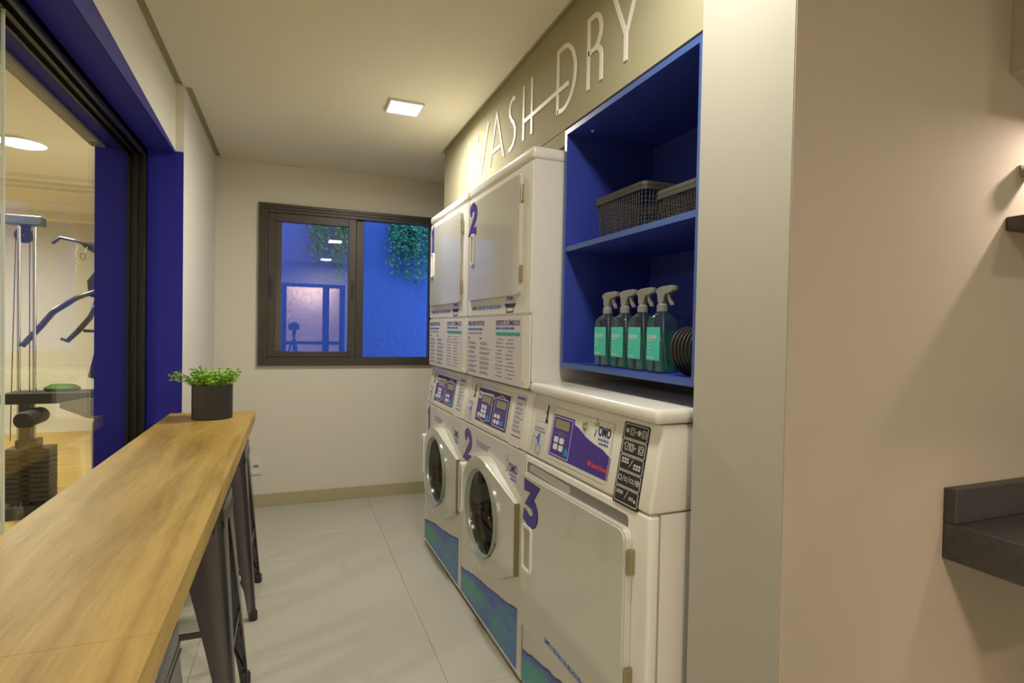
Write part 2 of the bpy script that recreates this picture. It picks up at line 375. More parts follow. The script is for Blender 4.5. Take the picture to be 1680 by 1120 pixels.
# gym shell
struct('floor_gym', cbox(-5.2, -.9, -2.1, 8.3, -.06, 0), GWOOD, 'honey coloured gym floor')
struct('ceiling_gym', cbox(-5.2, -.86, -2.1, 8.3, ZC, 2.66), CEIL)
b_ = B(); box(b_, -5.2, -.86, 8.18, 8.3, 0, ZC+.014); struct('wall_gym_back', b_, WALL)
b_ = B(); box(b_, -5.3, -5.2, -2.1, 8.3, 0, ZC+.014); box(b_, -5.2, -.9, -2.2, -2.1, 0, ZC+.014); struct('wall_gym_side', b_, WALL)
b_ = B(); box(b_, -.86, -.74, YB+.16, 8.3, 0, ZC+.014); struct('wall_gym_right', b_, WALL)
b_ = B()
for d_, z_ in ((0, .03), (.10, .055), (.2, .08)):
    box(b_, -5.2, -.88, 5.6+d_, 5.6+d_+.1, ZC-z_, ZC); box(b_, -5.2, -.88, 7.7-d_-.1, 7.7-d_, ZC-z_, ZC)
struct('trim_5', b_, CEIL, 'stepped plaster moulding on the gym ceiling')
# outside
struct('wall_outside', cbox(-.74, 4, 5.6, 5.75, -.5, 4.2), STUCCO, 'deep blue rough stucco wall outside the window')
struct('ledge_outside', cbox(-.74, 3, 5.40, 5.6, 2.80, 2.92), GRECESS, 'planting ledge on the blue wall above the window')
struct('ground_outside', cbox(-.74, 4, YB+.16, 5.6, -.1, -.02), GRECESS)

# ================================================================== WINDOW
wn = thing('window_1', 'bronze aluminium sliding window with its right half open', 'window', (0, YB, 0), kind='structure')
b_ = B()
def frame(b, x0, x1, z0, z1, w, y0, y1, wt=None, wb=None):
    wt = wt or w; wb = wb or w
    box(b, x0, x0+w, y0, y1, z0, z1, .002); box(b, x1-w, x1, y0, y1, z0, z1, .002)
    box(b, x0+w, x1-w, y0, y1, z1-wt, z1, .002); box(b, x0+w, x1-w, y0, y1, z0, z0+wb, .002)
frame(b_, WX0-.0, WX1, WZ0, WZ1, .022, -.030, .0)
frame(b_, WX0+.018, WX1-.018, WZ0+.018, WZ1-.018, .022, -.022, .06)
frame(b_, WX0+.036, WX1-.036, WZ0+.036, WZ1-.036, .026, -.012, .06)
obj('outer_frame', b_, BRONZE, wn)
def sash(x0, x1, y, nm, wl, wr):
    s = obj(nm, frame_bm(x0, x1, WZ0+.064, WZ1-.063, y, wl, wr), BRONZE, wn)
    obj('pane', cbox(x0+wl, x1-wr, y-.002, y+.002, WZ0+.102, WZ1-.123), GLASS_W, s)
    return s
def frame_bm(x0, x1, z0, z1, y, wl, wr):
    b = B(); box(b, x0, x0+wl, y-.011, y+.011, z0, z1, .002); box(b, x1-wr, x1, y-.011, y+.011, z0, z1, .002)
    box(b, x0+wl, x1-wr, y-.010, y+.010, z1-.06, z1, .002); box(b, x0+wl, x1-wr, y-.010, y+.010, z0, z0+.038, .002)
    return b
s1 = sash(-.168, .452, .006, 'sliding_sash', .052, .056)
s2 = sash(-.128, .512, .034, 'sliding_sash', .052, .056)
for x in (-.148, .428):
    b_ = B(); prism(b_, rrect(-.013, -.075, .013, .075, .012), 0, .003, face_M((x, -.005, 1.60))); prism(b_, rrect(-.006, -.03, .006, .03, .005), .003, .012, face_M((x, -.005, 1.60)))
    obj('finger_latch', b_, DARK, s1)
# wall outlet
ou = thing('wall_outlet', 'small white outlet plate low on the wall beside the far stool', 'outlet', (-.232, YB, .30))
obj('plate', prism(B(), rrect(-.040, -.06, .040, .06, .006), 0, .010, face_M((0, 0, 0))), OUTW, ou)
b_ = B(); prism(b_, rrect(-.020, -.010, .020, .010, .009), .010, .012, face_M((0, 0, 0))); obj('socket', b_, GRECESS, ou)

# ================================================================== IVY outside
def ivy(name, label, strands, seed):
    rn = random.Random(seed); verts, faces = [], []; stems = B()
    x_c = sum(s[0] for s in strands)/len(strands)
    root = thing(name, label, 'ivy', (x_c, 5.595, 2.80), group='ivy hanging outside')
    for x, zb, dens in strands:
        px, pz = x-x_c, 0.; py = -.05-.10*rn.random(); pts = [(px, py, pz)]
        n = int((2.80-zb)/.022)
        for k in range(n):
            pz -= .022; px += rn.gauss(0, .004); py += rn.gauss(0, .004); py = min(-.02, py)
            if k % 3 == 0: pts.append((px, py, pz))
            for q in range(dens):
                if rn.random() < (.35 if k > n*.75 else .9):
                    s = rn.uniform(.010, .020); c = Vector((px+rn.gauss(0, .02), py-rn.random()*.03, pz+rn.gauss(0, .012)))
                    a = Vector((rn.gauss(0, 1), rn.gauss(0, .6), rn.gauss(-.6, .6))).normalized(); nn = Vector((rn.gauss(0, .6), -1, rn.gauss(.3, .6))).normalized()
                    b = a.cross(nn).normalized(); a = nn.cross(b)
                    i0 = len(verts)
                    verts += [c-a*s, c-b*s*.7, c-b*s*.35+a*s*.5, c+a*s, c+b*s*.35+a*s*.5, c+b*s*.7]
                    faces.append((i0, i0+1, i0+2, i0+3, i0+4, i0+5))
        if len(pts) > 1: tube(stems, pts, .0016, 4)
    me = bpy.data.meshes.new('foliage'); me.from_pydata([tuple(v) for v in verts], [], faces); me.materials.append(IVY)
    o = link_mesh('foliage', me, root); o['kind'] = 'stuff'
    obj('stem', stems, IVY, root)
rn = random.Random(3)
ivy('hanging_ivy', 'dark green ivy hanging behind the closed left pane, narrow left strand', [(.180+.012*i+rn.random()*.01, 1.88+rn.random()*.22, 4) for i in range(8)], 1)
ivy('hanging_ivy', 'dark green ivy hanging beside the meeting stile, longer right strand', [(.36+.015*i+rn.random()*.01, 1.72+.03*abs(i-2)+rn.random()*.2, 4) for i in range(12)], 2)
ivy('hanging_ivy', 'thick curtain of dark ivy in the open right half of the window', [(.875+.016*i+rn.random()*.012, 1.74+rn.random()*.34, 4) for i in range(28)], 4)

# ================================================================== CEILING LIGHTS
def ceiling_light(label, x, y, z, s, watts, square=True, group=None, col=LAMP):
    t = thing('ceiling_light', label, 'light', (x, y, z), group=group)
    if square:
        b = B(); frame(b, -s/2-.008, s/2+.008, -s/2-.008, s/2+.008, .010, -.012, 0)
        bmesh.ops.rotate(b, verts=b.verts, matrix=Matrix.Rotation(R(-90), 3, 'X')); bmesh.ops.translate(b, verts=b.verts, vec=(0, 0, -.012))
        obj('frame', b, OUTW, t); obj('diffuser', cbox(-s/2, s/2, -s/2, s/2, -.008, 0), mat('lamp_diffuser', (1, .97, .9), .5, emit=7), t)
    else:
        obj('frame', lathe(B(), [(s/2+.012, 0), (s/2+.012, -.012), (s/2, -.014)], 28, cap0=True, cap1=True), OUTW, t)
        obj('diffuser', lathe(B(), [(s/2, -.013), (s/2*.9, -.018)], 28), mat('lamp_diffuser', (1, .97, .9), .5, emit=7), t)
    ld = bpy.data.lights.new('lamp_light', 'AREA'); ld.shape = 'SQUARE' if square else 'DISK'; ld.size = s*.96; ld.energy = watts; ld.color = col; ld.spread = R(174)
    lo = bpy.data.objects.new('lamp_light', ld); COL.objects.link(lo); lo.parent = t; lo.location = (0, 0, -.022)
    return t
ceiling_light('square white LED panel on the ceiling above the stacked machines', .545, 3.0, ZC, .165, LAMP_W)
ceiling_light('square white LED panel above the viewpoint', .535, .95, ZC, .165, LAMP_NEAR_W)
ceiling_light('square white LED panel behind the viewpoint near the rear door', .535, -1.25, ZC, .165, LAMP_W)
ceiling_light('added square LED fill panel above the kitchenette, out of view', 2.0, -.9, ZC, .165, 9)  # unseen lamp, added to raise the ambient light on this side
ceiling_light('round white ceiling light in the gym behind the glass', -1.66, 4.62, ZC, .26, GYM_W, False)
ceiling_light('added round fill light further inside the gym, out of view', -3.2, 6.3, ZC, .26, GYM_W, False)  # added out of view to brighten the gym
ceiling_light('added round fill light at the near end of the gym, out of view', -3.4, .6, ZC, .26, GYM_W*.95, False)  # added out of view; fills the corridor and machine fronts through the glass
ceiling_light('round ceiling light of the hall beyond the rear door', .4, YREAR-1.36, ZC, .2, 110, False, col=(1, .66, .55))
# ================================================================== KITCHENETTE
kl = thing('soffit_spotlight', 'small spotlight under the tan soffit above the shelf', 'light', (1.86, YK-.17, 1.971))
obj('housing', lathe(B(), [(.035, 0), (.035, -.078), (.03, -.082)], 20), OUTW, kl)
obj('lens', lathe(B(), [(.028, -.082), (.026, -.086)], 20), mat('lamp_diffuser', (1, .97, .9)), kl)
ld = bpy.data.lights.new('lamp_light', 'AREA'); ld.shape = 'DISK'; ld.size = .05; ld.energy = KITCHEN_W; ld.color = (1, .82, .70); ld.spread = R(176)
lo = bpy.data.objects.new('lamp_light', ld); COL.objects.link(lo); lo.parent = kl; lo.location = (0, 0, -.09)
ct = thing('stone_counter', 'dark grey stone counter with low upstand on the tan wall', 'counter', (1.433, YK-.002, 0))
b_ = B(); box(b_, 0, 1.36, -.58, 0, .802, .890, .003); obj('slab', b_, STONE, ct)
obj('upstand', cbox(.0, 1.36, -.028, 0, .890, .970, .002), STONE, ct)
sh = obj('wall_shelf', cbox(1.634, 2.75, YK-.20, YK-.002, 1.588, 1.622, .002), DSHELF)
tag(sh, 'dark brown floating shelf on the tan wall above the counter', 'shelf')
kn = thing('wall_hook', 'round grey metal peg on the tan wall above the dark shelf', 'hook', (1.70, YK-.002, 1.743))
Mh = Matrix.Rotation(R(90), 4, 'X')
obj('flange', lathe(B(), [(.016, 0), (.016, .008)], 20, Mh), CHROME, kn); obj('peg', lathe(B(), [(.012, .008), (.022, .012), (.023, .06), (.019, .066)], 22, Mh), mat('brushed_metal', (.32, .29, .26), .4, metal=.4), kn, smooth=True)

# ================================================================== WALL LETTERING
sg = thing('wall_sign', 'thin white WASH DRY lettering on the khaki bulkhead panel', 'sign', (XP, 0, 0))
# plane coords: a = -y (to the right), z
ML = Matrix(((0, 0, -1, 0), (-1, 0, 0, 0), (0, 1, 0, 0), (0, 0, 0, 1)))
LW = .017
def letter(strokes):
    b = B()
    for i, pts in enumerate(strokes): stroke(b, [(-y, z) for y, z in pts], LW, 0, .004+.0007*i, ML)
    obj('letter', b, LETTER, sg)
def arcpts(cy, cz, ry, rz, a0, a1, n=14): return [(cy-ry*math.cos(R(a0+(a1-a0)*i/n)), cz+rz*math.sin(R(a0+(a1-a0)*i/n))) for i in range(n+1)]
letter([[(3.09, 2.392), (2.992, 2.155), (2.935, 2.385)], [(2.935, 2.385), (2.853, 2.155), (2.745, 2.392)]])
letter([[(2.715, 2.153), (2.622, 2.392), (2.517, 2.150)], [(2.682, 2.215), (2.558, 2.215)]])
letter([[(2.375, 2.375), (2.40, 2.382), (2.428, 2.372), (2.443, 2.345), (2.44, 2.315), (2.42, 2.29), (2.39, 2.265), (2.372, 2.235), (2.375, 2.20), (2.395, 2.172), (2.425, 2.158), (2.452, 2.156)]])
letter([[(2.275, 2.150), (2.275, 2.388)], [(2.184, 2.150), (2.184, 2.388)], [(2.275, 2.229), (1.850, 2.229)]])
letter([[(1.937, 2.148), (1.937, 2.378)], [(1.937, 2.372)] + [(1.90, 2.376)] + arcpts(1.885, 2.262, .085, .114, 90, 0)[1:] + [] , arcpts(1.885, 2.262, .085, .110, 0, -90) + [(1.937, 2.150)]] if False else
       [[(1.937, 2.145), (1.937, 2.378), (1.895, 2.378)] + [(1.895-.098*math.sin(R(a)), 2.262+.116*math.cos(R(a))) for a in range(0, 181, 12)] + [(1.937, 2.152)]])
letter([[(1.702, 2.145), (1.702, 2.378), (1.668, 2.378)] + [(1.668-.048*math.sin(R(a)), 2.322+.056*math.cos(R(a))) for a in range(0, 181, 15)] + [(1.702, 2.266)],
        [(1.672, 2.266)] + [(1.655-.040*math.sin(R(a)), 2.224+.042*math.cos(R(a))) for a in range(0, 91, 15)] + [(1.615, 2.145)]])
letter([[(1.545, 2.378), (1.470, 2.222), (1.395, 2.378)], [(1.470, 2.230), (1.470, 2.143)]])

# ================================================================== LAUNDRY MACHINES
W = .748
SLOPE = 1.066
CB, CT, TILT = .868, 1.093, R(9.5)      # console bottom / top, slant
DD = .018                                # dryer front set back
def lines(b, M, u0, u1, v0, v1, rows, h, seed, n=.0006, gap=.25):
    """rows of tiny printed words"""
    rn = random.Random(seed)
    for i in range(rows):
        v = v1-(v1-v0)*i/max(1, rows-1); x = u0; e = u0+(u1-u0)*rn.uniform(.65, 1)
        while x < e-h:
            q = min(e, x+h*rn.uniform(2, 5.5)); prism(b, [(x, v-h/2), (q, v-h/2), (q, v+h/2), (x, v+h/2)], .0001, n, M); x = q+h*.75
def omo(parent, M, u, v, k):
    """the detergent logo: splash, word, two small lines; u,v = left foot of the word, k = word height"""
    text('logo_word', 'OMO', k*1.38, INKD, parent, M @ T(u, v, .0006), off=k*.045, width=k*2.35)
    b = B(); c = (u-k*.42, v+k*.75)
    for a, l in ((100, 1.25), (150, .7), (20, .62), (60, .75)): 
        p = (c[0]+k*.12*math.cos(R(a)), c[1]+k*.12*math.sin(R(a))); q = (c[0]+k*l*math.cos(R(a))*.8, c[1]+k*l*math.sin(R(a))*.8)
        d = Vector((-math.sin(R(a)), math.cos(R(a))))*k*.11
        prism(b, [p, (q[0]-d.x, q[1]-d.y), (q[0]+d.x*.6, q[1]+d.y*.6)], .0002, .0008, M)
    obj('logo_splash', b, GREEN, parent)
    b = B(); prism(b, [(c[0]-k*.05, c[1]-k*.2), (c[0]-k*.35, c[1]-k*1.05), (c[0]-k*.12, c[1]-k*1.0), (c[0]+k*.1, c[1]-k*.25)], .0002, .0008, M); obj('logo_drop', b, INKB, parent)
    text('logo_line', 'lavanderia', k*.52, INKB, parent, M @ T(u+k*.15, v-k*.50, .0006), width=k*2.0)
    text('logo_line', 'compartilhada', k*.42, INKB, parent, M @ T(u+k*.35, v-k*.90, .0006), width=k*1.8)
DIGITS = {'1': [[(.05, .78), (.62, .93), (.62, 0)]],
          '2': [[(.10, .74)] + [(.5-.36*math.cos(R(q)), .68+.25*math.sin(R(q))) for q in range(20, 181, 16)] + [(.80, .55), (.14, .10), (.95, .10)]],
          '3': [[(.06, .90), (.84, .90), (.44, .56), (.62, .555)] + [(.50+.37*math.sin(R(q)), .325+.235*math.cos(R(q))) for q in range(30, 236, 15)] + [(.03, .20)]]}
def number(parent, ch, M, u, v, hgt, wid):
    for nm, mt, wd, n1 in (('number_outline', INKD, .30, .0009), ('number', PURPLE, .25, .0014)):
        b = B()
        for p in DIGITS[ch]: stroke(b, [(u+x*wid, v+y*hgt) for x, y in p], hgt*wd*.95, .0002, n1, M)
        obj(nm, b, mt, parent)
def basket_icon(parent, M, u, v, s):
    b = B(); stroke(b, [(u-s, v), (u+s, v), (u+s*.8, v-s*.15), (u-s*.8, v-s*.15)], s*.16, .0002, .0007, M)
    stroke(b, [(u-s*.72, v-s*.2), (u-s*.6, v-s*.55), (u+s*.6, v-s*.55), (u+s*.72, v-s*.2)], s*.10, .0002, .0007, M); obj('basket_print', b, INKD, parent)
    b = B()
    stroke(b, arc2(u-s*.3, v+s*.1, s*.45, 160, 20), s*.14, .0002, .0007, M); stroke(b, arc2(u+s*.35, v+s*.1, s*.4, 150, 10), s*.12, .0002, .0007, M); stroke(b, arc2(u, v+s*.35, s*.3, 190, -10), s*.12, .0002, .0007, M)
    obj('clothes_print', b, INKB, parent)
def arc2(cx, cy, r, a0, a1, n=8): return [(cx+r*math.cos(R(a0+(a1-a0)*i/n)), cy+r*math.sin(R(a0+(a1-a0)*i/n))) for i in range(n+1)]
def wave(parent, u0, u1, za, zb, seed, M):
    rn = random.Random(seed); pts = [(u0, .035), (u1, .035)]
    n = 26
    for i in range(n, -1, -1):
        t = i/n; pts.append((u0+(u1-u0)*t, za+(zb-za)*t+.012*math.sin(t*5+.6)*(1-t)*t*4*.5+rn.uniform(-.0035, .0035)))
    b = B(); prism(b, pts, .0003, .0012, M); obj('wave_print', b, MATS['wave'], parent)
    top = [(p[0], p[1]+.0) for p in pts[2:]]
    b = B(); stroke(b, top, .007, .0012, .0016, M); obj('wave_edge', b, mat('wave_edge_blue', (.02, .05, .42), .4), parent)
def side_prism(name, prof, mt, parent, u0=0, u1=W, bev=.012):
    """profile in (depth, z) extruded along the width, with softened edges"""
    b = B(); a = [b.verts.new((u0, d, z)) for d, z in prof]; c = [b.verts.new((u1, d, z)) for d, z in prof]; n = len(prof)
    b.faces.new(a); b.faces.new(c[::-1])
    for i in range(n): b.faces.new((a[(i+1) % n], a[i], c[i], c[(i+1) % n]))
    if bev: bmesh.ops.bevel(b, geom=[e for e in b.edges], offset=bev, segments=3, affect='EDGES', profile=.5)
    return obj(name, b, mt, parent, smooth=True)
def console(parent, kind):
    tn = math.tan(TILT)*(CT-CB)
    cons = side_prism('control_console', [(0, CB+.003), (.66, CB+.003), (.66, CT-.002), (tn, CT-.002)], WHITE, parent, bev=.009)
    M = face_M((0, 0, CB), TILT)          # u, v along the slant
    # coin cup
    cu0, cu1 = (.028, .128) if kind != 'dryer' else (.035, .15)
    b = B(); pts = [(cu0+.018, .195), (cu1, .205), (cu1-.018, .135), (cu0, .130)]
    prism(b, pts, .0, .0015, M); obj('coin_cup', b, mat('cup_white', (.62, .6, .55), .35), cons)
    b = B(); s = (cu1-.022); prism(b, rrect(s-.004, .140, s+.004, .197, .003), .0015, .003, M); prism(b, rrect(s-.009, .163, s+.004, .175, .004), .0015, .003, M); prism(b, circ(s, .140, .008, 10), .0015, .003, M); obj('coin_slot', b, DARK, cons)
    b = B(); prism(b, [(cu0-.006, .020), (cu1-.022, .012), (cu1-.014, .122), (cu0+.006, .127)], .0002, .0009, M); obj('coin_sticker', b, STICK, cons)
    b = B(); lines(b, M, cu0+.012, cu1-.02, .098, .108, 2, .004, 5, .0014); stroke(b, [(cu0+.004, .022), (cu0+.004, .075), (cu0+.03, .075), (cu0+.03, .022)], .002, .001, .0014, M)
    stroke(b, arc2(cu0+.058, .036, .020, 0, 350, 14), .002, .001, .0014, M); stroke(b, arc2(cu0+.058, .036, .013, 0, 350, 14), .0015, .001, .0014, M); obj('coin_drawing', b, INKG, cons)
    b = B(); prism(b, [(cu0+.032, .072), (cu0+.062, .050), (cu0+.060, .095)], .001, .0015, M); obj('coin_arrow', b, INKB, cons)
    def frame_line(u0, v0, u1, v1, r, wd, mt, nm, n=.0016):
        p = rrect(u0, v0, u1, v1, r); p.append(p[0]); b = B(); stroke(b, p, wd, .0002, n, M); return obj(nm, b, mt, cons)
    if kind == 'dryer':
        frame_line(.168, .026, .540, .196, .006, .003, mat('frame_grey', (.5, .49, .45), .4), 'panel_frame')
        b = B(); prism(b, [(.300, .036), (.545, .036), (.545, .100)] + [(.545-.245*t, .100+.062*t+.004*math.sin(t*9)) for t in (.2, .4, .6, .8, 1)], .0004, .0012, M); obj('purple_swoosh', b, PURPLE, cons)
        b = B(); prism(b, rrect(.178, .036, .318, .174, .004), .0004, .0018, M); pn = obj('control_panel', b, PURPLE, cons)
        frame_line(.184, .042, .312, .168, .003, .0025, STICK, 'panel_outline', .0022)
        b = B(); prism(b, rrect(.197, .130, .292, .160, .006), .0018, .0026, M); obj('display', b, LCD, cons)
        b = B()
        for q in (.205, .243):
            for v in (.060, .084): prism(b, rrect(q, v, q+.028, v+.019, .005), .0018, .0032, M)
        obj('keypad', b, KEY, cons)
        b = B(); prism(b, [(.283, .052), (.306, .052), (.306, .066), (.294, .076), (.283, .070)], .0018, .003, M); obj('start_key', b, KEYB, cons)
        b = B(); stroke(b, [(.205, .115), (.218, .115)], .0025, .0018, .0024, M); stroke(b, [(.275, .115), (.29, .115)], .0025, .0018, .0024, M)
        for q in (.228, .238, .253, .263): prism(b, rrect(q, .106, q+.006, .122, .002), .0018, .0024, M)
        obj('panel_marks', b, INKG, cons)
        obj('key_lock', lathe(B(), [(.013, 0), (.013, .006), (.009, .008)], 18, M @ T(.388, .165)), CHROME, cons, smooth=True)
        omo(cons, M, .462, .152, .028)
        b = B(); prism(b, circ(.44, .064, .008, 14), .0012, .0018, M); obj('maker_mark', b, RED, cons)
        text('maker_name', 'Speed Queen', .018, RED, cons, M @ T(.453, .057, .0016), off=.0006, width=.085)
        # instruction strip
        b = B(); prism(b, rrect(.586, -.004, .700, .214, .006), .0004, .0016, M); st = obj('instruction_strip', b, DARK, cons)
        b = B()
        for i in range(5):
            v0 = .003+.042*i; p = rrect(.592, v0, .694, v0+.038, .005); p.append(p[0]); stroke(b, p, .0018, .0016, .0022, M)
        def sq(u, v, s): p = rrect(u-s, v-s, u+s, v+s, .002, 2); p.append(p[0]); stroke(b, p, .0018, .0016, .0022, M); stroke(b, arc2(u, v, s*.6, 0, 350, 10), .0016, .0016, .0022, M)
        def dot(u, v, r): prism(b, circ(u, v, r, 12), .0016, .0022, M)
        v = .191; dot(.606, v, .0065); sq(.628, v, .009); dot(.644, v, .0025); dot(.658, v, .0075); sq(.680, v, .009)
        v = .149; stroke(b, [(.600, v+.006), (.606, v+.010), (.616, v+.010), (.622, v+.006), (.616, v+.002), (.616, v-.009), (.606, v-.009), (.606, v+.002), (.600, v+.006)], .0016, .0016, .0022, M); sq(.634, v, .009); dot(.650, v, .0025); sq(.676, v, .010)
        v = .107
        for q in range(3):
            for dv in (.003, -.005): prism(b, rrect(.601+.011*q, v+dv+.003, .609+.011*q, v+dv+.009, .002, 2), .0016, .0022, M); prism(b, rrect(.655+.011*q, v+dv-.006, .663+.011*q, v+dv, .002, 2), .0016, .0022, M)
        stroke(b, [(.636, v-.010), (.650, v+.012)], .0016, .0016, .0022, M)
        v = .065; stroke(b, arc2(.604, v, .007, 0, 350, 10), .0018, .0016, .0022, M); stroke(b, [(.614, v-.009), (.622, v+.009)], .0014, .0016, .0022, M); stroke(b, arc2(.630, v, .005, 0, 350, 8), .0018, .0016, .0022, M)
        stroke(b, [(.638, v-.009), (.646, v+.009)], .0014, .0016, .0022, M); p = rrect(.650, v-.004, .664, v+.004, .002, 2); p.append(p[0]); stroke(b, p, .0018, .0016, .0022, M); stroke(b, [(.667, v-.009), (.674, v+.009)], .0014, .0016, .0022, M); stroke(b, arc2(.683, v, .007, 0, 350, 10), .0018, .0016, .0022, M); dot(.683, v, .003)
        v = .024
        for q in range(3): stroke(b, arc2(.603+.010*q, v+.004, .004, 0, 350, 8), .0016, .0016, .0022, M)
        stroke(b, [(.636, v-.010), (.650, v+.012)], .0016, .0016, .0022, M)
        for q in range(2): stroke(b, arc2(.660+.010*q, v-.003, .004, 0, 350, 8), .0016, .0016, .0022, M)
        prism(b, rrect(.678, v-.010, .685, v-.002, .002, 2), .0016, .0022, M)
        obj('strip_symbols', b, mat('symbol_white', (.62, .62, .62), .5), cons)
    else:
        frame_line(.142, .020, .552, .200, .004, .004, mat('frame_grey', (.5, .49, .45), .4), 'panel_frame')
        b = B(); prism(b, rrect(.158, .036, .534, .186, .003), .0004, .0014, M); obj('control_panel', b, PURPLE_D, cons)
        for q_ in ((.170, .052, .345, .160, .008), (.375, .046, .522, .164, .006)): obj('control_field', prism(B(), rrect(*q_), .0014, .0018, M), PURPLE, cons)
        frame_line(.375, .046, .522, .164, .006, .003, STICK, 'panel_outline', .0024)
        b = B(); stroke(b, [(.345, .160), (.345, .056), (.30, .050), (.26, .040), (.22, .050), (.17, .052)], .003, .0014, .0024, M); stroke(b, [(.40, .164), (.445, .178), (.49, .164)], .004, .0014, .0024, M); stroke(b, [(.172, .162), (.29, .166), (.35, .166)], .009, .0014, .0022, M); obj('panel_marks', b, STICK, cons)
        for q_ in ((.215, .128, .325, .156, .003), (.397, .124, .505, .154, .006)): obj('display', prism(B(), rrect(*q_), .0018, .0026, M), LCD, cons)
        b = B(); prism(b, rrect(.165, .138, .200, .170, .003), .0018, .0024, M); obj('brand_square', b, STICK, cons)
        b = B(); prism(b, rrect(.175, .148, .190, .162, .002), .0024, .0028, M); obj('brand_mark', b, INKD, cons)
        b = B(); prism(b, [(.29, .122), (.338, .122), (.338, .128), (.30, .130)], .0018, .0024, M); obj('red_mark', b, RED, cons)
        b = B()
        for q, v in ((.222, .098), (.258, .098), (.222, .078), (.258, .078), (.185, .058), (.222, .058), (.258, .058), (.392, .080), (.428, .080), (.392, .056), (.428, .056)): prism(b, rrect(q, v, q+.026, v+.016, .004), .0018, .0034, M)
        obj('keypad', b, KEY, cons)
        for q, v in ((.296, .056), (.470, .056)): obj('start_key', prism(B(), rrect(q, v, q+.028, v+.017, .005), .0018, .0034, M), KEYB, cons)
        b = B(); lines(b, M, .22, .31, .112, .118, 2, .002, 3, .0024); stroke(b, [(.392, .104), (.42, .104)], .003, .0018, .0024, M); stroke(b, [(.475, .104), (.505, .104)], .003, .0018, .0024, M)
        for q in (.432, .442, .452, .462): prism(b, rrect(q, .096, q+.005, .114, .002), .0018, .0024, M)
        obj('panel_print', b, INKG, cons)
        obj('key_lock', lathe(B(), [(.010, 0), (.010, .005), (.007, .007)], 16, M @ T(.360, .158)), CHROME, cons, smooth=True)
        b = B(); prism(b, rrect(.585, .004, .690, .206, .002), .0003, .0010, M); obj('instruction_sticker', b, STICK, cons)
        b = B(); stroke(b, [(.600, .192), (.625, .190), (.650, .192), (.678, .190)], .010, .001, .0014, M); obj('sticker_heading', b, INKB, cons)
        b = B()
        for i, v in enumerate((.17, .152, .135, .118, .10, .082, .066)): lines(b, M, .600, .680, v-.006, v, 2, .003, 40+i, .0014)
        prism(b, [(.596, .040), (.682, .040), (.682, .045), (.596, .045)], .001, .0014, M)
        obj('sticker_text', b, INKG, cons)
    return cons
def dryer_door(parent, body_face_n, u0, u1, v0, v1, M, deep=.012):
    b = B(); prism(b, rrect(u0, v0, u1, v1, .022, 5), .0, deep, M)
    f = [e for e in b.edges if all(abs((M.inverted() @ v.co).z-deep) < 1e-5 for v in e.verts)]
    bmesh.ops.bevel(b, geom=f, offset=.004, segments=2, affect='EDGES')
    return obj('door', b, WHITE2, parent, smooth=True)
def handle(parent, M, u0, u1, v0, v1, n):
    p = rrect(u0, v0, u1, v1, .010); p.append(p[0])
    b = B(); stroke(b, p, .010, n-.002, n+.006, M); prism(b, rrect(u0, v0, u1, v1, .010), n-.002, n+.0008, M); h_ = obj('handle', b, WHITE, parent)
    b = B(); prism(b, rrect(u0+.008, v0+.012, u1-.004, v1-.012, .004), n+.001, n+.0016, M); obj('grip_recess', b, mat('grip_grey', (.42, .41, .38), .4), h_)
def hinges(parent, M, u, vs_, n):
    for v in vs_: 
        b = B(); prism(b, rrect(u-.002, v-.032, u+.007, v+.032, .002, 2), 0, n, M); tube(b, [M @ Vector((u+.002, v-.032, n)), M @ Vector((u+.002, v+.032, n))], .0032, 8); obj('hinge', b, BRASS, parent)

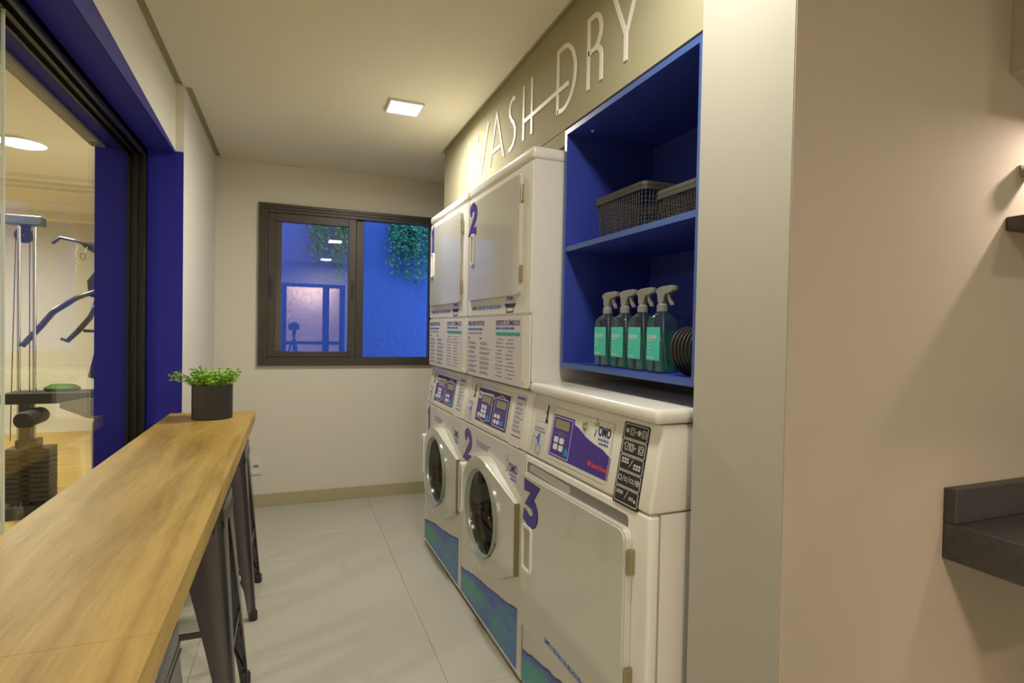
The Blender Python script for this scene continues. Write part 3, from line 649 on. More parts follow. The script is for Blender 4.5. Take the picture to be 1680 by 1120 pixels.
def stacked(k, num, label):
    s = math.tan(R(SLOPE)); org = (.778+.752*k*s, 3.39-.752*k, 0)
    t = thing('stacked_washer_dryer', label, 'washing machine', org, R(-90+SLOPE), 'stacked washer and dryer pairs')
    # washer
    cx, cz, rg = W/2, .536, .178
    b = B()      # front panel with a round port
    n = 48; inner, outer = [], []
    for i in range(n):
        a = 2*math.pi*i/n; ca, sa = math.cos(a), math.sin(a); inner.append((cx+.195*ca, cz+.195*sa))
        tx = (W-cx-.0)/abs(ca) if abs(ca) > 1e-6 else 9; tz = ((CB-cz) if sa > 0 else (cz-.035))/abs(sa) if abs(sa) > 1e-6 else 9
        q = min(tx, tz); outer.append((cx+q*ca, cz+q*sa))
    vi = [b.verts.new((p[0], 0, p[1])) for p in inner]; vo = [b.verts.new((p[0], 0, p[1])) for p in outer]
    vb = [b.verts.new((p[0], .03, p[1])) for p in inner]
    for i in range(n):
        j = (i+1) % n; b.faces.new((vi[i], vi[j], vo[j], vo[i])); b.faces.new((vb[i], vb[j], vi[j], vi[i]))
    # corners
    for c in ((0, .035), (W, .035), (0, CB), (W, CB)):
        ix = min(range(n), key=lambda i: (outer[i][0]-c[0])**2+(outer[i][1]-c[1])**2)
        vo[ix].co = (c[0], 0, c[1])
    fp = obj('washer_front', b, WHITE, t)
    b = B(); box(b, 0, W, .0, .66, .02, .0349); box(b, 0, .012, .001, .66, .035, CB); box(b, W-.012, W, .001, .66, .035, CB); box(b, 0, W, .6, .66, .035, CB); box(b, .012, W-.012, .001, .66, CB-.02, CB)
    wb = obj('washer_cabinet', b, WHITE, t)
    for u in (.06, W-.06):
        for d in (.06, .58): obj('foot', lathe(B(), [(.022, 0), (.022, .02)], 12, T(u, d)), RUB, t)
    Mf = face_M((0, 0, 0))
    Mc = face_M((cx, 0, cz))
    b = lathe(B(), [(.195, -.03), (.19, -.06), (.215, -.08), (.225, -.34), (.0, -.36)], 40, Mc, cap0=False, cap1=False); dr = obj('drum', b, STEEL, t, smooth=True, flip=False)
    for a in (30, 150, 270):
        obj('drum_baffle', cbox(-.018, .018, -.22, -.17, -.33, -.09, .006, Mc @ Matrix.Rotation(R(a), 4, 'Z')), STEEL, dr)
    # door : round ring that runs out to a straight hinge edge on the right
    def dep(u): return .05 if u < .42 else .05-(u-.42)/.28*.034
    outl = [(cx+.242*math.cos(R(a)), cz+.242*math.sin(R(a))) for a in range(62, 300, 7)]
    outl = outl + [(.56, .318), (.66, .372), (.700, .392), (.700, .668)] 
    nn = len(outl); b = B()
    fr_, bk_, ir_, ib_ = [], [], [], []
    for u, v in outl:
        a = math.atan2(v-cz, u-cx)
        fr_.append(b.verts.new(Mf @ Vector((cx+(u-cx)*.985, cz+(v-cz)*.985, dep(u))))); bk_.append(b.verts.new(Mf @ Vector((u, v, 0.001))))
        ir_.append(b.verts.new(Mf @ Vector((cx+.190*math.cos(a), cz+.190*math.sin(a), dep(cx+.19*math.cos(a))-.004)))); ib_.append(b.verts.new(Mf @ Vector((cx+.182*math.cos(a), cz+.182*math.sin(a), .006))))
    mid_ = [b.verts.new(Mf @ Vector((u, v, dep(u)-.010))) for u, v in outl]
    for i in range(nn):
        j = (i+1) % nn
        for p, q in ((bk_, mid_), (mid_, fr_), (fr_, ir_), (ir_, ib_)): b.faces.new((p[i], p[j], q[j], q[i]))
    dr_ = obj('washer_door', b, WHITE2, t, smooth=True)
    ring = lathe(B(), [(.182, .015), (.189, .047), (.185, .049), (.179, .033), (.173, .029)], 44, Mc, cap0=False, cap1=False); obj('glass_rim', ring, mat('rim_grey', (.34, .36, .33), .2, metal=.35), dr_, smooth=True)
    bowl = lathe(B(), [(.176, .031), (.168, .024), (.160, -.002), (.145, -.045), (.11, -.07), (.05, -.082), (.001, -.084)], 44, Mc, cap0=False, cap1=True); obj('door_glass', bowl, DKGLASS, dr_, smooth=True)
    b = B(); box(b, .700, .709, -.018, -.0, .392, .668)
    for i in range(9): box(b, .7035, .7105, -.0195, -.001, .398+i*.030, .420+i*.030)
    obj('hinge', b, BRASS, dr_)
    hb = B(); prism(hb, rrect(.118, .47, .160, .70, .012), .02, .058, Mf); hd = obj('door_handle', hb, WHITE, dr_)
    hb = B(); prism(hb, rrect(.136, .485, .158, .680, .006), .058, .0588, Mf); obj('grip_recess', hb, mat('grip_grey', (.42, .41, .38)), hd)
    # prints on the washer front
    b = B(); prism(b, [(.006, .70), (.02, .862), (.735, .862), (.735, .69), (.55, .78), (.374, .80), (.2, .76)], .0001, .0004, Mf); obj('top_sticker', b, STICK, fp)
    number(fp, num, Mf, .022 if num == '2' else .05, .690, .146, .112 if num == '2' else .045)
    omo(fp, Mf, .598, .768, .034)
    b = B(); prism(b, circ(.215, .812, .008, 12), .0004, .0008, Mf); prism(b, rrect(.211, .785, .219, .805, .003), .0004, .0008, Mf); obj('print_icon', b, INKB, fp)
    b = B(); lines(b, Mf, .235, .40, .792, .812, 3, .005, 77, .0009); obj('print_text', b, INKG, fp)
    wave(fp, .008, W-.045, .145, .262, 11+k, Mf)
    console(t, 'washer')
    # dryer
    dc = side_prism('dryer_cabinet', [(DD+.022, CT+.004), (.68, CT+.004), (.68, 1.953), (DD, 1.953), (DD, 1.383), (DD+.001, 1.379), (DD+.001, 1.135)], WHITE, t, bev=0)
    b = B(); box(b, .0, W+.001, DD-.010, .69, 1.954, 2.001, .012, seg=3); obj('top_cap', b, WHITE, t, smooth=True)
    Md = face_M((0, DD, 0))
    b = B(); prism(b, rrect(.004, 1.388, W-.004, 1.948, .006), 0, .006, Md); up = obj('upper_panel', b, WHITE, dc)
    b = B(); prism(b, rrect(.004, 1.103, W-.004, 1.377, .016), 0, .006, Md); lp = obj('lower_panel', b, WHITE, dc)
    for u in (.03, W-.06): obj('screw', prism(B(), circ(u, 1.118, .005, 10), .006, .008, Md), CHROME, lp)
    Mp = face_M((0, DD-.006, 0))
    dd = dryer_door(dc, 0, .035, .655, 1.455, 1.922, Mp)
    Mq = face_M((0, DD-.006-.012, 0))
    number(dd, num, Mq, .045 if num == '2' else .075, 1.768, .142, .105 if num == '2' else .045)
    handle(dd, Mq, .078, .118, 1.630, 1.766, 0)
    hinges(dc, Mp, .659, (1.845, 1.538), .009)
    text('filter_notice', 'LIMPE O FILTRO DA SECADORA', .022, INKB, up, Mp @ T(.07, 1.412, .0004), off=.0004, width=.38)
    basket_icon(up, Mp, .545, 1.424, .055)
    b = B(); prism(b, rrect(.006, 1.108, .672, 1.374, .003), .0001, .0005, Mp); stp = obj('notice_sticker', b, STICK, lp)
    P2 = Mp @ T(0, 0, .0006)
    text('notice_heading', 'MELHORES PRÁTICAS', .030, INKD, lp, P2 @ T(.022, 1.340), off=.0005, width=.225)
    text('notice_heading', 'RESPEITE OS SÍMBOLOS', .030, INKD, lp, P2 @ T(.395, 1.340), off=.0005, width=.255)
    b = B(); lines(b, Mp, .022, .24, 1.322, 1.323, 1, .009, 2, .001); lines(b, Mp, .395, .60, 1.327, 1.328, 1, .009, 2, .001); obj('notice_subheading', b, INKB, lp)
    b = B(); prism(b, [(.395, 1.298), (.655, 1.298), (.655, 1.312), (.395, 1.312)], .0005, .001, Mp); obj('teal_bar', b, TEAL, lp)
    b = B(); lines(b, Mp, .022, .26, 1.303, 1.304, 1, .005, 9, .001); lines(b, Mp, .022, .06, 1.280, 1.281, 1, .008, 9, .001); lines(b, Mp, .185, .225, 1.280, 1.281, 1, .008, 9, .001)
    for i in range(7):
        v = 1.262-i*.022
        lines(b, Mp, .028, .155, v-.007, v, 2, .003, 100+i, .001); lines(b, Mp, .19, .335, v-.007, v, 2, .003, 200+i, .001)
    for i in range(11):
        v = 1.282-i*.0155
        lines(b, Mp, .412, .49, v, v, 1, .003, 300+i, .001); lines(b, Mp, .532, .61, v, v, 1, .003, 400+i, .001)
    obj('notice_text', b, INKG, lp)
    b = B()
    for i in range(11):
        v = 1.282-i*.0155
        for u in (.398, .515):
            if (i*7+int(u*100)) % 3: prism(b, rrect(u, v-.004, u+.008, v+.004, .002, 2), .0005, .001, Mp)
    obj('notice_symbols', b, INKB, lp)
    return t
stacked(0, '1', 'stacked white washer and dryer marked 1, next to the window')
stacked(1, '2', 'stacked white washer and dryer marked 2, in the middle')
# single dryer
s = math.tan(R(SLOPE)); t3 = thing('tumble_dryer', 'low white tumble dryer marked 3 under the blue shelves', 'dryer', (.778+.752*2*s, 3.39-.752*2, 0), R(-90+SLOPE))
Mf = face_M((0, 0, 0))
b_ = B(); box(b_, 0, W, .036, .66, .02, CB); bd = obj('cabinet', b_, WHITE, t3)
side_prism('front_shell', [(0, .02), (.035, .02), (.035, CB), (0, CB)], WHITE, t3, bev=.009)
for u in (.06, W-.06):
    for d in (.06, .58): obj('foot', lathe(B(), [(.022, 0), (.022, .02)], 12, T(u, d)), RUB, t3)
c3 = console(t3, 'dryer')
b_ = B(); box(b_, -.004, W+.004, .012, .67, 1.094, 1.132, .014, seg=4); obj('top_cap', b_, WHITE, t3, smooth=True)
# flat plate with the recess shade put into its dark grey; then the door
b_ = B(); prism(b_, rrect(.022, .785, .66, .845, .012), .0002, .0010, Mf); obj('recess_shade_plate', b_, mat('recess_shade_grey', (.2, .195, .17), .4), t3)
b_ = B(); prism(b_, [(.05, .815), (.34, .81), (.35, .823), (.34, .835), (.06, .838), (.045, .83)], .001, .003, Mf); obj('recess_grille', b_, mat('grip_grey', (.42, .41, .38)), t3)
b_ = B()
pts = [(.03, .255), (.672, .255), (.680, .262), (.680, .785)] + [(.650+.03*math.cos(R(a)), .785+.03*math.sin(R(a))) for a in (20, 45, 70, 90)] + [(.03, .806)]
prism(b_, pts, .001, .024, Mf); bmesh.ops.bevel(b_, geom=[e for e in b_.edges if all(abs(v.co.y+.024) < 1e-5 for v in e.verts)], offset=.005, segments=2, affect='EDGES')
d3 = obj('door', b_, WHITE2, t3, smooth=True)
Mq = face_M((0, -.024, 0))
number(d3, '3', Mq, .045, .636, .150, .118)
handle(d3, Mq, .050, .118, .470, .626, 0)
hinges(t3, Mf, .686, (.735, .430), .018)
text('filter_notice', 'LIMPE O FILTRO DA SECADORA', .022, INKB, d3, Mq @ T(.235, .296, .0004), off=.0004, width=.25)
basket_icon(d3, Mq, .57, .30, .055)
wave(t3, .008, W-.045, .140, .262, 31, Mf)
b_ = B(); box(b_, .004, W-.004, -.0012, 0, .248, .2505); obj('panel_seam', b_, mat('grip_grey', (.42, .41, .38)), t3)

# ================================================================== BLUE SHELVES
SY0, SY1, SZ0, SZ1, SXB = 1.118, 1.871, 1.187, 2.061, 1.318
su = thing('wall_shelf_unit', 'open blue laminate shelf unit set into the wall above the third machine', 'shelves', (0, 0, 0))
def board(name, x0, x1, y0, y1, z0, z1):
    o = obj(name, cbox(x0, x1, y0, y1, z0, z1), BLUEB, su)
    return o
TH = .018
p_ = board('side_panel', XP+.0005, SXB, SY1-TH, SY1, SZ0, SZ1); obj('front_edge', cbox(XP-.0008, XP+.0005, SY1-TH, SY1, SZ0, SZ1), BLUEE, p_)
p_ = board('side_panel', XP+.0005, SXB, SY0, SY0+TH, SZ0, SZ1); obj('front_edge', cbox(XP-.0008, XP+.0005, SY0, SY0+TH, SZ0, SZ1), BLUEE, p_)
p_ = board('top_panel', XP+.0005, SXB, SY0+TH, SY1-TH, SZ1-TH, SZ1); obj('front_edge', cbox(XP-.0008, XP+.0005, SY0+TH, SY1-TH, SZ1-TH, SZ1), BLUEE, p_)
p_ = board('bottom_panel', XP+.0005, SXB, SY0+TH, SY1-TH, SZ0, SZ0+TH); obj('front_edge', cbox(XP-.0008, XP+.0005, SY0+TH, SY1-TH, SZ0, SZ0+TH), BLUEE, p_)
p_ = board('shelf', XP+.004, SXB-.006, SY0+TH, SY1-TH, 1.6135, 1.6315); obj('front_edge', cbox(XP+.0025, XP+.004, SY0+TH, SY1-TH, 1.6135, 1.6315), BLUEE, p_)
board('back_panel', SXB-.006, SXB, SY0+TH, SY1-TH, SZ0+TH, SZ1-TH)
b_ = B(); lathe(b_, [(.006, 0), (.004, -.004)], 10, T(1.0, 1.78, SZ1-TH)); obj('screw_cap', b_, LETTER, su)
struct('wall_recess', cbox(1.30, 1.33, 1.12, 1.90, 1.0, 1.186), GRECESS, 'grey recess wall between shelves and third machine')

def basket(label, x0, x1, y0, y1, z0, z1, pitch=.0125):
    cx, cy = (x0+x1)/2, (y0+y1)/2
    t = thing('storage_basket', label, 'basket', (cx, cy, z0), group='baskets on the upper shelf')
    hx, hy, H = (x1-x0)/2, (y1-y0)/2, z1-z0
    def per(s, f, r=.022):       # rounded rectangle perimeter point at z fraction f (tapered)
        k = .93+.07*f; a, b_ = hx*k, hy*k
        pts = rrect(-a, -b_, a, b_, r, 5)
        return pts
    def walk(f, n):
        pts = per(0, f); pts = pts+[pts[0]]; L = [0]
        for p, q in zip(pts, pts[1:]): L.append(L[-1]+math.hypot(q[0]-p[0], q[1]-p[1]))
        out = []
        j = 0
        for i in range(n):
            s_ = L[-1]*i/n
            while L[j+1] < s_: j += 1
            u = (s_-L[j])/(L[j+1]-L[j]+1e-9); out.append((pts[j][0]+(pts[j+1][0]-pts[j][0])*u, pts[j][1]+(pts[j+1][1]-pts[j][1])*u))
        return out
    n = int(4*(hx+hy)/pitch); bot, top = walk(0, n), walk(1, n)
    b = B(); rimh = .024
    for i in range(n): tube(b, [(*bot[i], .004), (top[i][0], top[i][1], H-rimh)], .0019, 4)
    rows = int((H-rimh-.012)/pitch)
    for r_ in range(1, rows+1):
        z = .010+r_*(H-rimh-.012)/(rows+.5); f = z/H; p = walk(f, n//2); p.append(p[0]); p.append(p[1]); tube(b, [(q[0], q[1], z) for q in p], .0018, 4)
    obj('lattice', b, WICK, t)
    b = B(); prism(b, walk(0, 60), 0, .012); obj('base', b, WICK, t)
    b = B(); p = walk(1, 72); q = [(x*1.025, y*1.025) for x, y in p]; m_ = len(p)
    prof = []
    for off, z in ((1.0, H-rimh), (1.035, H-rimh), (1.035, H-rimh*.55), (1.028, H-rimh*.5), (1.035, H-rimh*.45), (1.03, H), (.985, H), (.985, H-rimh)): prof.append([b.verts.new((x*off, y*off, z)) for x, y in p])
    for A, C in zip(prof, prof[1:]+prof[:1]):
        for i in range(m_): b.faces.new((A[i], A[(i+1) % m_], C[(i+1) % m_], C[i]))
    obj('rim', b, WICK, t)
basket('dark grey lattice basket, the taller one at the far side of the upper shelf', .966, 1.19, 1.405, 1.690, 1.6315, 1.772)
basket('dark grey lattice basket, the lower one beside the near end of the upper shelf', .966, 1.19, 1.148, 1.345, 1.6315, 1.722)

# spray bottles
def bottle(label, x, y, rot, proto=[None]):
    if proto[0] is not None:
        t = copy_tree(proto[0]); t.location = (x, y, SZ0+TH); t.rotation_euler = (0, 0, rot); t['label'] = label; return t
    t = thing('spray_bottle', label, 'spray bottle', (x, y, SZ0+TH), rot, 'spray bottles on the lower shelf'); proto[0] = t
    # local x = across the label face (label faces local -y)
    def sect(hx, hy, z, r): return [(p[0], p[1], z) for p in rrect(-hx, -hy, hx, hy, r, 4)]
    def loft(rows, cap=True):
        b = B(); rings = [[b.verts.new(p) for p in row] for row in rows]; n = len(rings[0])
        for A, C in zip(rings, rings[1:]):
            for i in range(n): b.faces.new((A[i], A[(i+1) % n], C[(i+1) % n], C[i]))
        b.faces.new(rings[0][::-1]); b.faces.new(rings[-1]); return b
    hx, hy = .036, .030
    obj('bottle_body', loft([sect(hx-.004, hy-.004, 0, .008), sect(hx, hy, .004, .010), sect(hx, hy, .150, .010), sect(hx-.003, hy-.003, .160, .012), sect(.018, .018, .174, .0175), sect(.014, .014, .178, .0139), sect(.014, .014, .190, .0139)]), BOTTLE, t, smooth=True)
    obj('liquid', loft([sect(hx-.006, hy-.006, .003, .008), sect(hx-.003, hy-.003, .006, .008), sect(hx-.003, hy-.003, .120, .008)]), LIQ, t, smooth=True)
    lb = obj('label', prism(B(), rrect(-.030, .036, .030, .132, .001), .0, .0006, face_M((0, -hy-.0003, 0))), LABEL, t)
    Ml = face_M((0, -hy-.001, 0))
    text('label_name', 'stone', .024, STICK, lb, Ml @ T(-.026, .098), off=.0002, width=.040)
    b = B(); lines(b, Ml, -.026, .014, .0925, .0925, 1, .0018, 1, .0006); lines(b, Ml, -.026, -.008, .082, .082, 1, .0018, 2, .0006); lines(b, Ml, -.026, -.006, .072, .072, 1, .0018, 3, .0006); lines(b, Ml, -.026, .010, .044, .044, 1, .004, 4, .0006); obj('label_print', b, STICK, lb)
    obj('dip_tube', tube(B(), [(.004, 0, .19), (.006, .002, .1), (.014, .008, .012)], .0022, 6), SPRAY, t)
    b = B(); lathe(b, [(.0165, .178), (.0165, .196), (.012, .200), (.011, .205)], 18); obj('collar', b, SPRAY, t, smooth=True)
    # trigger head, nozzle towards local +x
    Mh_ = face_M((0, .010, 0))
    b = B(); prism(b, [(-.012, .203), (.012, .203), (.014, .215), (.022, .228), (.046, .232), (.052, .236), (.052, .249), (.046, .252), (0, .250), (-.018, .244), (-.022, .236), (-.014, .226)], -.000, .020, Mh_)
    bmesh.ops.bevel(b, geom=list(b.edges), offset=.002, segments=1, affect='EDGES'); hd = obj('trigger_head', b, SPRAY, t)
    b = B(); prism(b, [(.026, .228), (.034, .230), (.038, .212), (.046, .196), (.041, .194), (.031, .208)], .005, .015, Mh_); obj('trigger', b, SPRAY, hd)
    b = B(); prism(b, rrect(.052, .236, .058, .249, .002), .004, .016, Mh_); obj('nozzle', b, SPRAY, hd)
    return t
names = ['spray bottle with turquoise label at the far left end of the row', 'spray bottle with turquoise label, second from the blue side panel', 'spray bottle with turquoise label, third of four in the row', 'spray bottle with turquoise label at the right end, nearest the dark discs']
for i, (y, nm) in enumerate(zip((1.655, 1.548, 1.450, 1.352), names)):
    bottle(nm, 1.002, y, R(-90+(8, 6, 4, 2)[i]))
# row of dark discs
me = None
for i in range(9):
    y = 1.150+.0125*i
    if me is None:
        b_ = B(); lathe(b_, [(.066, -.0018), (.068, 0), (.066, .0018), (.052, .0024), (.050, .001), (.050, -.001), (.052, -.0024), (.066, -.0018)], 36, Matrix.Rotation(R(90), 4, 'X'), cap0=False, cap1=False); o = obj('plastic_ring', b_, WICK, smooth=True); me = o.data
    else: o = link_mesh('plastic_ring', me)
    o.location = (1.035-.002*i, y, SZ0+TH+.067); o.rotation_euler = (R(-6), 0, R(4))
    tag(o, 'thin dark grey ring, %s in the row beside the spray bottles' % ('rightmost, half hidden', 'second from the right end', 'third from the right end', 'fourth from the right end', 'middle one', 'fourth from the bottles', 'third from the bottles', 'second from the bottles', 'leftmost')[i], 'ring', 'dark rings on the lower shelf')

# ================================================================== BAR TABLE
tb = thing('bar_table', 'long narrow oak bar table top along the glass screen', 'table', (-.365, 0, 0))
for y0, y1 in ((.9203, YJ-.012), (YREAR, .920)):
    b_ = B(); box(b_, -.192, .192, y0, y1, .823, .877, .0006); obj('board', b_, WOOD, tb)
for y in (2.48, 1.56, .6, -.4, -1.4):
    b_ = B(); box(b_, -.185, -.15, y-.02, y+.02, .0, .823); box(b_, -.15, .12, y-.02, y+.02, .80, .823); obj('bracket', b_, BLACK, tb)

# ================================================================== STOOLS
def stool(label, x, y, rot, proto=[None]):
    if proto[0] is not None:
        t = copy_tree(proto[0]); t.location = (x, y, 0); t.rotation_euler = (0, 0, rot); t['label'] = label; return t
    t = thing('bar_stool', label, 'stool', (x, y, 0), rot, 'gunmetal bar stools'); proto[0] = t
    hs, hb, H = .155, .212, .76
    b = B(); rows = []
    for k, z, r in ((.80, H-.006, .03), (.95, H-.002, .032), (1.0, H-.005, .035), (1.012, H-.014, .036), (1.016, H-.045, .036)):
        rows.append([b.verts.new((p[0], p[1], z)) for p in rrect(-hs*k, -hs*k, hs*k, hs*k, r, 5)])
    n = len(rows[0])
    for A, C in zip(rows, rows[1:]):
        for i in range(n): b.faces.new((A[i], A[(i+1) % n], C[(i+1) % n], C[i]))
    b.faces.new(rows[0]); st = obj('seat', b, GUN, t, smooth=True)
    b = B(); prism(b, rrect(-.045, -.014, .045, .014, .013), H-.0055, H-.0045); obj('grip_slot', b, DARK, st)
    for sx in (-1, 1):
        for sy in (-1, 1):
            b = B(); rings = []
            for k in range(9):
                f = k/8; z = H-.040-(H-.045)*f
                c = hs*1.0+(hb-hs)*f; a = .105*(1-f)**1.3+.030; r = .026-.010*f
                sec = [(c-a, c)] + [(c-r+r*math.sin(R(q)), c-r+r*math.cos(R(q))) for q in (0, 30, 60, 90)] + [(c, c-a)]
                th = .004; sec2 = [(c-a, c-th)] + [(c-r+(r-th)*math.sin(R(q)), c-r+(r-th)*math.cos(R(q))) for q in (0, 30, 60, 90)] + [(c-th, c-a)]
                loop = sec+sec2[::-1]
                rings.append([b.verts.new((sx*p[0], sy*p[1], z)) for p in loop])
            m_ = len(rings[0])
            for A, C in zip(rings, rings[1:]):
                for i in range(m_): b.faces.new((A[i], A[(i+1) % m_], C[(i+1) % m_], C[i]))
            b.faces.new(rings[0]); b.faces.new(rings[-1][::-1])
            lg = obj('leg', b, GUN, t, smooth=True)
            b = B(); c = hb-.012; lathe(b, [(.016, 0), (.018, .004), (.017, .036), (.012, .045)], 12, T(sx*c, sy*c)); obj('rubber_foot', b, RUB, lg, smooth=True)
    # side skirts with a lip, stretchers and gussets
    for k in range(4):
        Mr = Matrix.Rotation(R(90*k), 4, 'Z')
        b = B(); box(b, -hs+.02, hs-.02, hs+.0005, hs+.0035, H-.075, H-.044, 0, Mr); box(b, -hs+.02, hs-.02, hs+.002, hs+.0055, H-.066, H-.058, .001, Mr); obj('skirt', b, GUN, t)
        zf = .30 if k % 2 else .215; c = hs+(hb-hs)*(1-(zf)/(H-.04))
        b = B(); box(b, -c+.01, c-.01, c-.012, c-.004, zf-.011, zf+.011, .002, Mr); obj('foot_rail', b, GUN, t)
        for s_ in (-1, 1):
            b = B(); z1 = .26; c0 = hs+(hb-hs)*(1-.05/(H-.04)); c1 = hs+(hb-hs)*(1-z1/(H-.04))
            tube(b, [(s_*(c0-.015), c0-.006, .06), (s_*(c1-.045), c1-.008, .17), (s_*(c1-.02), c1-.006, z1)], .0035, 6, Mr); obj('gusset', b, GUN, t)
    return t
stool('gunmetal metal stool at the far end of the bar table, below the plant', -.348, 2.925, 0)
stool('gunmetal metal stool in the middle of the bar table', -.346, 2.045, 0)
stool('gunmetal metal stool at the near end of the bar table, only its seat corner showing', -.350, 1.075, 0)

# ================================================================== PLANT
pl = thing('potted_plant', 'small leafy green plant in a black cylinder pot on the table end', 'plant', (-.348, 2.985, .877))
obj('pot', lathe(B(), [(.084, 0), (.087, .003), (.087, .162), (.083, .162), (.082, .140)], 40, cap1=False), POT, pl, smooth=True)
obj('soil', lathe(B(), [(.082, .136), (.04, .142)], 24), SOIL, pl)
rn = random.Random(12); verts, faces = [], []; sb = B()
def leaf(c, a, nn, s):
    b = a.cross(nn).normalized(); i0 = len(verts)
    verts.extend([c, c+a*s*.35+b*s*.30, c+a*s*.75+b*s*.26, c+a*s, c+a*s*.75-b*s*.26, c+a*s*.35-b*s*.30]); faces.append(tuple(range(i0, i0+6)))
for k in range(84):
    a0 = rn.uniform(0, 2*math.pi); rr = .072*math.sqrt(rn.random()); p = Vector((rr*math.cos(a0), rr*math.sin(a0), .138))
    d = Vector((math.cos(a0)*rn.uniform(.1, .6), math.sin(a0)*rn.uniform(.1, .6), 1)).normalized(); L_ = rn.uniform(.045, .105)
    if k < 7: d = Vector((-1, rn.uniform(-.5, .3), rn.uniform(.42, .8))).normalized(); L_ = rn.uniform(.11, .145); p = Vector((-.05, rn.uniform(-.05, .05), .150))
    pts = [p]
    for q in range(7):
        p = p+d*L_/7; d = (d+Vector((rn.gauss(0, .09), rn.gauss(0, .09), -.01))).normalized(); pts.append(p.copy())
        for s_ in (0, 1, 2):
            if q > 0:
                a = Vector((rn.gauss(0, 1), rn.gauss(0, 1), rn.gauss(.35, .4))).normalized(); nn = Vector((rn.gauss(0, .5), rn.gauss(0, .5), 1)).normalized(); a = (a-nn*a.dot(nn)).normalized(); leaf(p, a, nn, rn.uniform(.012, .020))
    tube(sb, pts, .0011, 4)
me_ = bpy.data.meshes.new('foliage'); me_.from_pydata([tuple(v) for v in verts], [], faces); me_.materials.append(LEAF); o = link_mesh('foliage', me_, pl); o['kind'] = 'stuff'
o = obj('stem', sb, LEAF, pl); o['kind'] = 'stuff'

# ================================================================== GYM STATION
gm = thing('multi_gym', 'black and chrome cable exercise station seen through the glass', 'gym machine', (-1.66, 4.75, 0))
GB = mat('gym_black', (.035, .035, .036), .4); GF = mat('gym_grey_frame', (.25, .25, .22), .4); GPAD = mat('gym_pad', (.02, .02, .021), .55); TUBE = mat('gym_tube', (.07, .07, .075), .25, metal=.7)
def gp(x, z, dy=0): return (x+1.66, dy, z)
b_ = B(); box(b_, -.55, .08, -.06, .03, 1.965, 2.03, .006); obj('top_beam', b_, GB, gm)
for x in (-.055, .03): obj('guide_rod', tube(B(), [(x, -.02, .22), (x, -.02, 1.97)], .011, 12), CHROME, gm, smooth=True)
b_ = B(); lathe(b_, [(.046, -.012), (.052, -.012), (.046, -.003), (.046, .003), (.052, .012), (.046, .012)], 26, T(-.045, .03, 1.905) @ Matrix.Rotation(R(90), 4, 'X')); pu = obj('pulley', b_, GB, gm, smooth=True)
obj('pulley_axle', lathe(B(), [(.008, -.02), (.008, .02)], 12, T(-.045, .03, 1.905) @ Matrix.Rotation(R(90), 4, 'X')), CHROME, pu)
b_ = B(); prism(b_, [(-.02, 0), (.05, 0), (.04, -.10), (-.01, -.10)], .0, .006, face_M((-.06, .045, 1.97))); obj('pulley_bracket', b_, GB, gm)
obj('cable', tube(B(), [(.003, -.02, 1.90), (.003, -.02, .6)], .003, 6), DARK, gm); obj('cable', tube(B(), [(-.09, .03, 1.90), (-.11, .03, 1.0), (-.12, .03, .5)], .003, 6), DARK, gm)
me = None
for i in range(11):
    if me is None:
        b_ = cbox(-.115, .135, -.09, .06, 0, .031, .003); q_ = obj('weight_plate', b_, GB, gm); me = q_.data; q_.location = (0, 0, .10)
    else: link_mesh('weight_plate', me, gm, (0, 0, .10+i*.033))
obj('stack_head', cbox(-.06, .06, -.07, .04, .463, .52, .006), GB, gm)
obj('base_frame', cbox(-.5, .75, -.14, .12, 0, .085, .006), GB, gm)
obj('rear_post', cbox(-.50, -.43, -.03, .04, .08, 2.0, .005), GB, gm)
# second mast with press arms, at the right
b_ = B(); tube(b_, [gp(-1.29, .1, .12), gp(-1.275, 1.2, .12), gp(-1.285, 1.60, .10), gp(-1.26, 1.85, .10)], .024, 10); obj('mast', b_, GB, gm, smooth=True)
b_ = B(); prism(b_, [(-.05, -.05), (.03, -.07), (.05, .02), (.03, .12), (-.02, .12), (-.06, .06)], -.03, .03, face_M(gp(-1.295, 1.555, .08))); obj('pivot_plate', b_, GB, gm)
obj('press_arm', tube(B(), [gp(-1.30, 1.545, .05), gp(-1.40, 1.49), gp(-1.535, 1.385), gp(-1.60, 1.29), gp(-1.695, 1.15, -.03)], [.016, .018, .020, .020, .018], 10), TUBE, gm, smooth=True)
obj('press_arm', tube(B(), [gp(-1.29, 1.50, .05), gp(-1.295, 1.42), gp(-1.325, 1.35), gp(-1.39, 1.26), gp(-1.452, 1.188), gp(-1.49, 1.203)], [.018, .018, .018, .018, .016, .010], 10), TUBE, gm, smooth=True)
obj('pull_bar', tube(B(), [gp(-1.54, 1.860), gp(-1.495, 1.902), gp(-1.40, 1.885), gp(-1.33, 1.862), gp(-1.26, 1.835, .05)], [.013, .012, .011, .012, .012], 10), TUBE, gm, smooth=True)
b_ = B(); prism(b_, [(-.07, .03), (.0, .025), (.05, -.03), (.03, -.06), (-.02, -.03), (-.06, -.0)], -.02, .02, face_M(gp(-1.31, 1.855, .02))); obj('pulley_arm', b_, GB, gm)
b_ = B()
for i in range(13): lathe(b_, [(.0065, -.002), (.009, 0), (.0065, .002), (.004, 0)], 8, T(*gp(-1.405+.004*math.sin(i), 1.865-i*.0155)) @ Matrix.Rotation(R(90), 4, 'X' if i % 2 else 'Y'), cap0=False, cap1=False)
obj('chain', b_, CHROME, gm)
b_ = B(); stroke(b_, rrect(-.014, -.04, .014, .0, .006)+[rrect(-.014, -.04, .014, .0, .006)[0]], .005, 0, .005, face_M(gp(-1.365, 1.80))); tube(b_, [gp(-1.34, 1.85), gp(-1.36, 1.80)], .003, 6); obj('snap_link', b_, CHROME, gm)
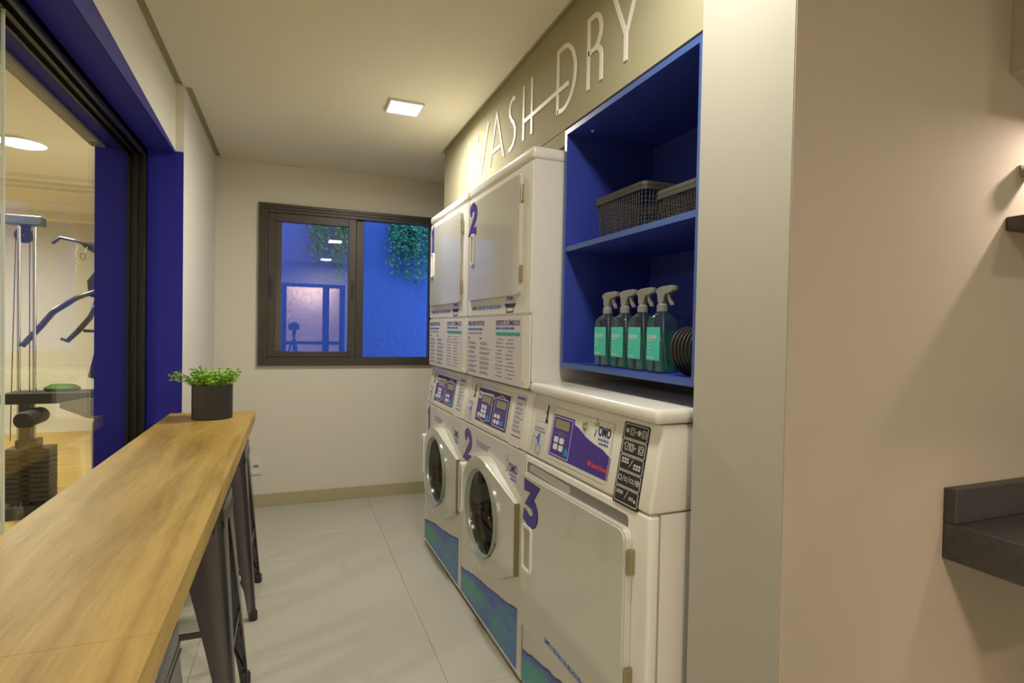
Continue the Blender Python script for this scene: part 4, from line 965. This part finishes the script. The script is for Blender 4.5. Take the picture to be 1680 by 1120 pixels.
obj('leg_peg', tube(B(), [gp(-1.36, 1.26), gp(-1.24, 1.26)], .011, 10), GB, gm, smooth=True)
b_ = B(); prism(b_, [(0, .0), (.06, -.02), (.07, .19), (.045, .21)], -.12, .12, face_M(gp(-1.315, .94, .05))); obj('back_pad', b_, GPAD, gm)
b_ = B(); prism(b_, rrect(-1.80+1.66, .765, -1.30+1.66, .835, .02), -.14, .10, face_M((0, .0, 0))); obj('seat_pad', b_, GPAD, gm)
b_ = B(); prism(b_, [(-.14+.34, .77), (.36, .80), (.42, .78), (.42, .655), (.36, .66), (.2, .735)], .10, .115, face_M((0, 0, 0))); sp = obj('seat_bracket', b_, GF, gm)
for q in (.25, .30, .35): obj('bolt', prism(B(), circ(q, .735-.18*(q-.25), .007, 10), .115, .119, face_M((0, 0, 0))), CHROME, sp)
b_ = B(); box(b_, -.03, .03, -.09, -.03, .085, .77, .004); obj('seat_post', b_, GB, gm)
lathe_b = lathe(B(), [(.05, -.14), (.055, -.13), (.055, .13), (.05, .14)], 20, T(.045, -.10, .675) @ Matrix.Rotation(R(90), 4, 'X')); obj('foam_roller', lathe_b, GPAD, gm, smooth=True)
b_ = B(); prism(b_, [(.36, .10), (.50, .10), (.46, .62), (.36, .62)], -.02, .03, face_M((0, 0, 0))); obj('frame_plate', b_, GF, gm)
tw = obj('towel', lathe(B(), [(.0, 0), (.10, .0), (.11, .02), (.07, .045), (.0, .05)], 18, Matrix.Diagonal((1.0, .6, 1, 1)), cap0=False, cap1=False), mat('green_cloth', (.06, .16, .02), .9, bump=.5, bscale=40), smooth=True)
tw.location = (-1.50, 4.815, .8355); tag(tw, 'crumpled dark green cloth lying on the gym seat', 'cloth')

for o_ in bpy.data.objects:
    if o_.name.split('.')[0] in ('keypad', 'notice_text', 'notice_symbols', 'notice_subheading', 'panel_print', 'panel_marks', 'strip_symbols', 'sticker_text', 'sticker_heading', 'print_text', 'print_icon', 'label_print', 'coin_drawing', 'chain', 'clothes_print', 'basket_print', 'logo_splash'): o_['kind'] = 'stuff'
# ================================================================== CAMERA ON TRIPOD (seen mirrored in the window)
tp = thing('camera_tripod', 'camera on a black tripod mirrored in the window pane', 'tripod', (.03, -.14, 0), -YAW)
b_ = B(); box(b_, -.07, .07, -.045, .035, EYE-.055, EYE+.04, .01); box(b_, -.03, .03, -.03, .03, EYE+.04, EYE+.065, .008); obj('camera_body', b_, DARK, tp)
obj('lens', lathe(B(), [(.036, .035), (.038, .085), (.034, .092)], 24, T(0, 0, EYE) @ Matrix.Rotation(R(-90), 4, 'X')), DARK, tp, smooth=True)
b_ = B(); lathe(b_, [(.02, EYE-.055), (.03, EYE-.07), (.03, EYE-.12), (.016, EYE-.14), (.016, .95)], 16); obj('column', b_, DARK, tp)
for a in (90, 210, 330): obj('leg', tube(B(), [(.02*math.cos(R(a)), .02*math.sin(R(a)), 1.12), (.34*math.cos(R(a)), .34*math.sin(R(a)), 0.008)], [.014, .010], 8), DARK, tp)
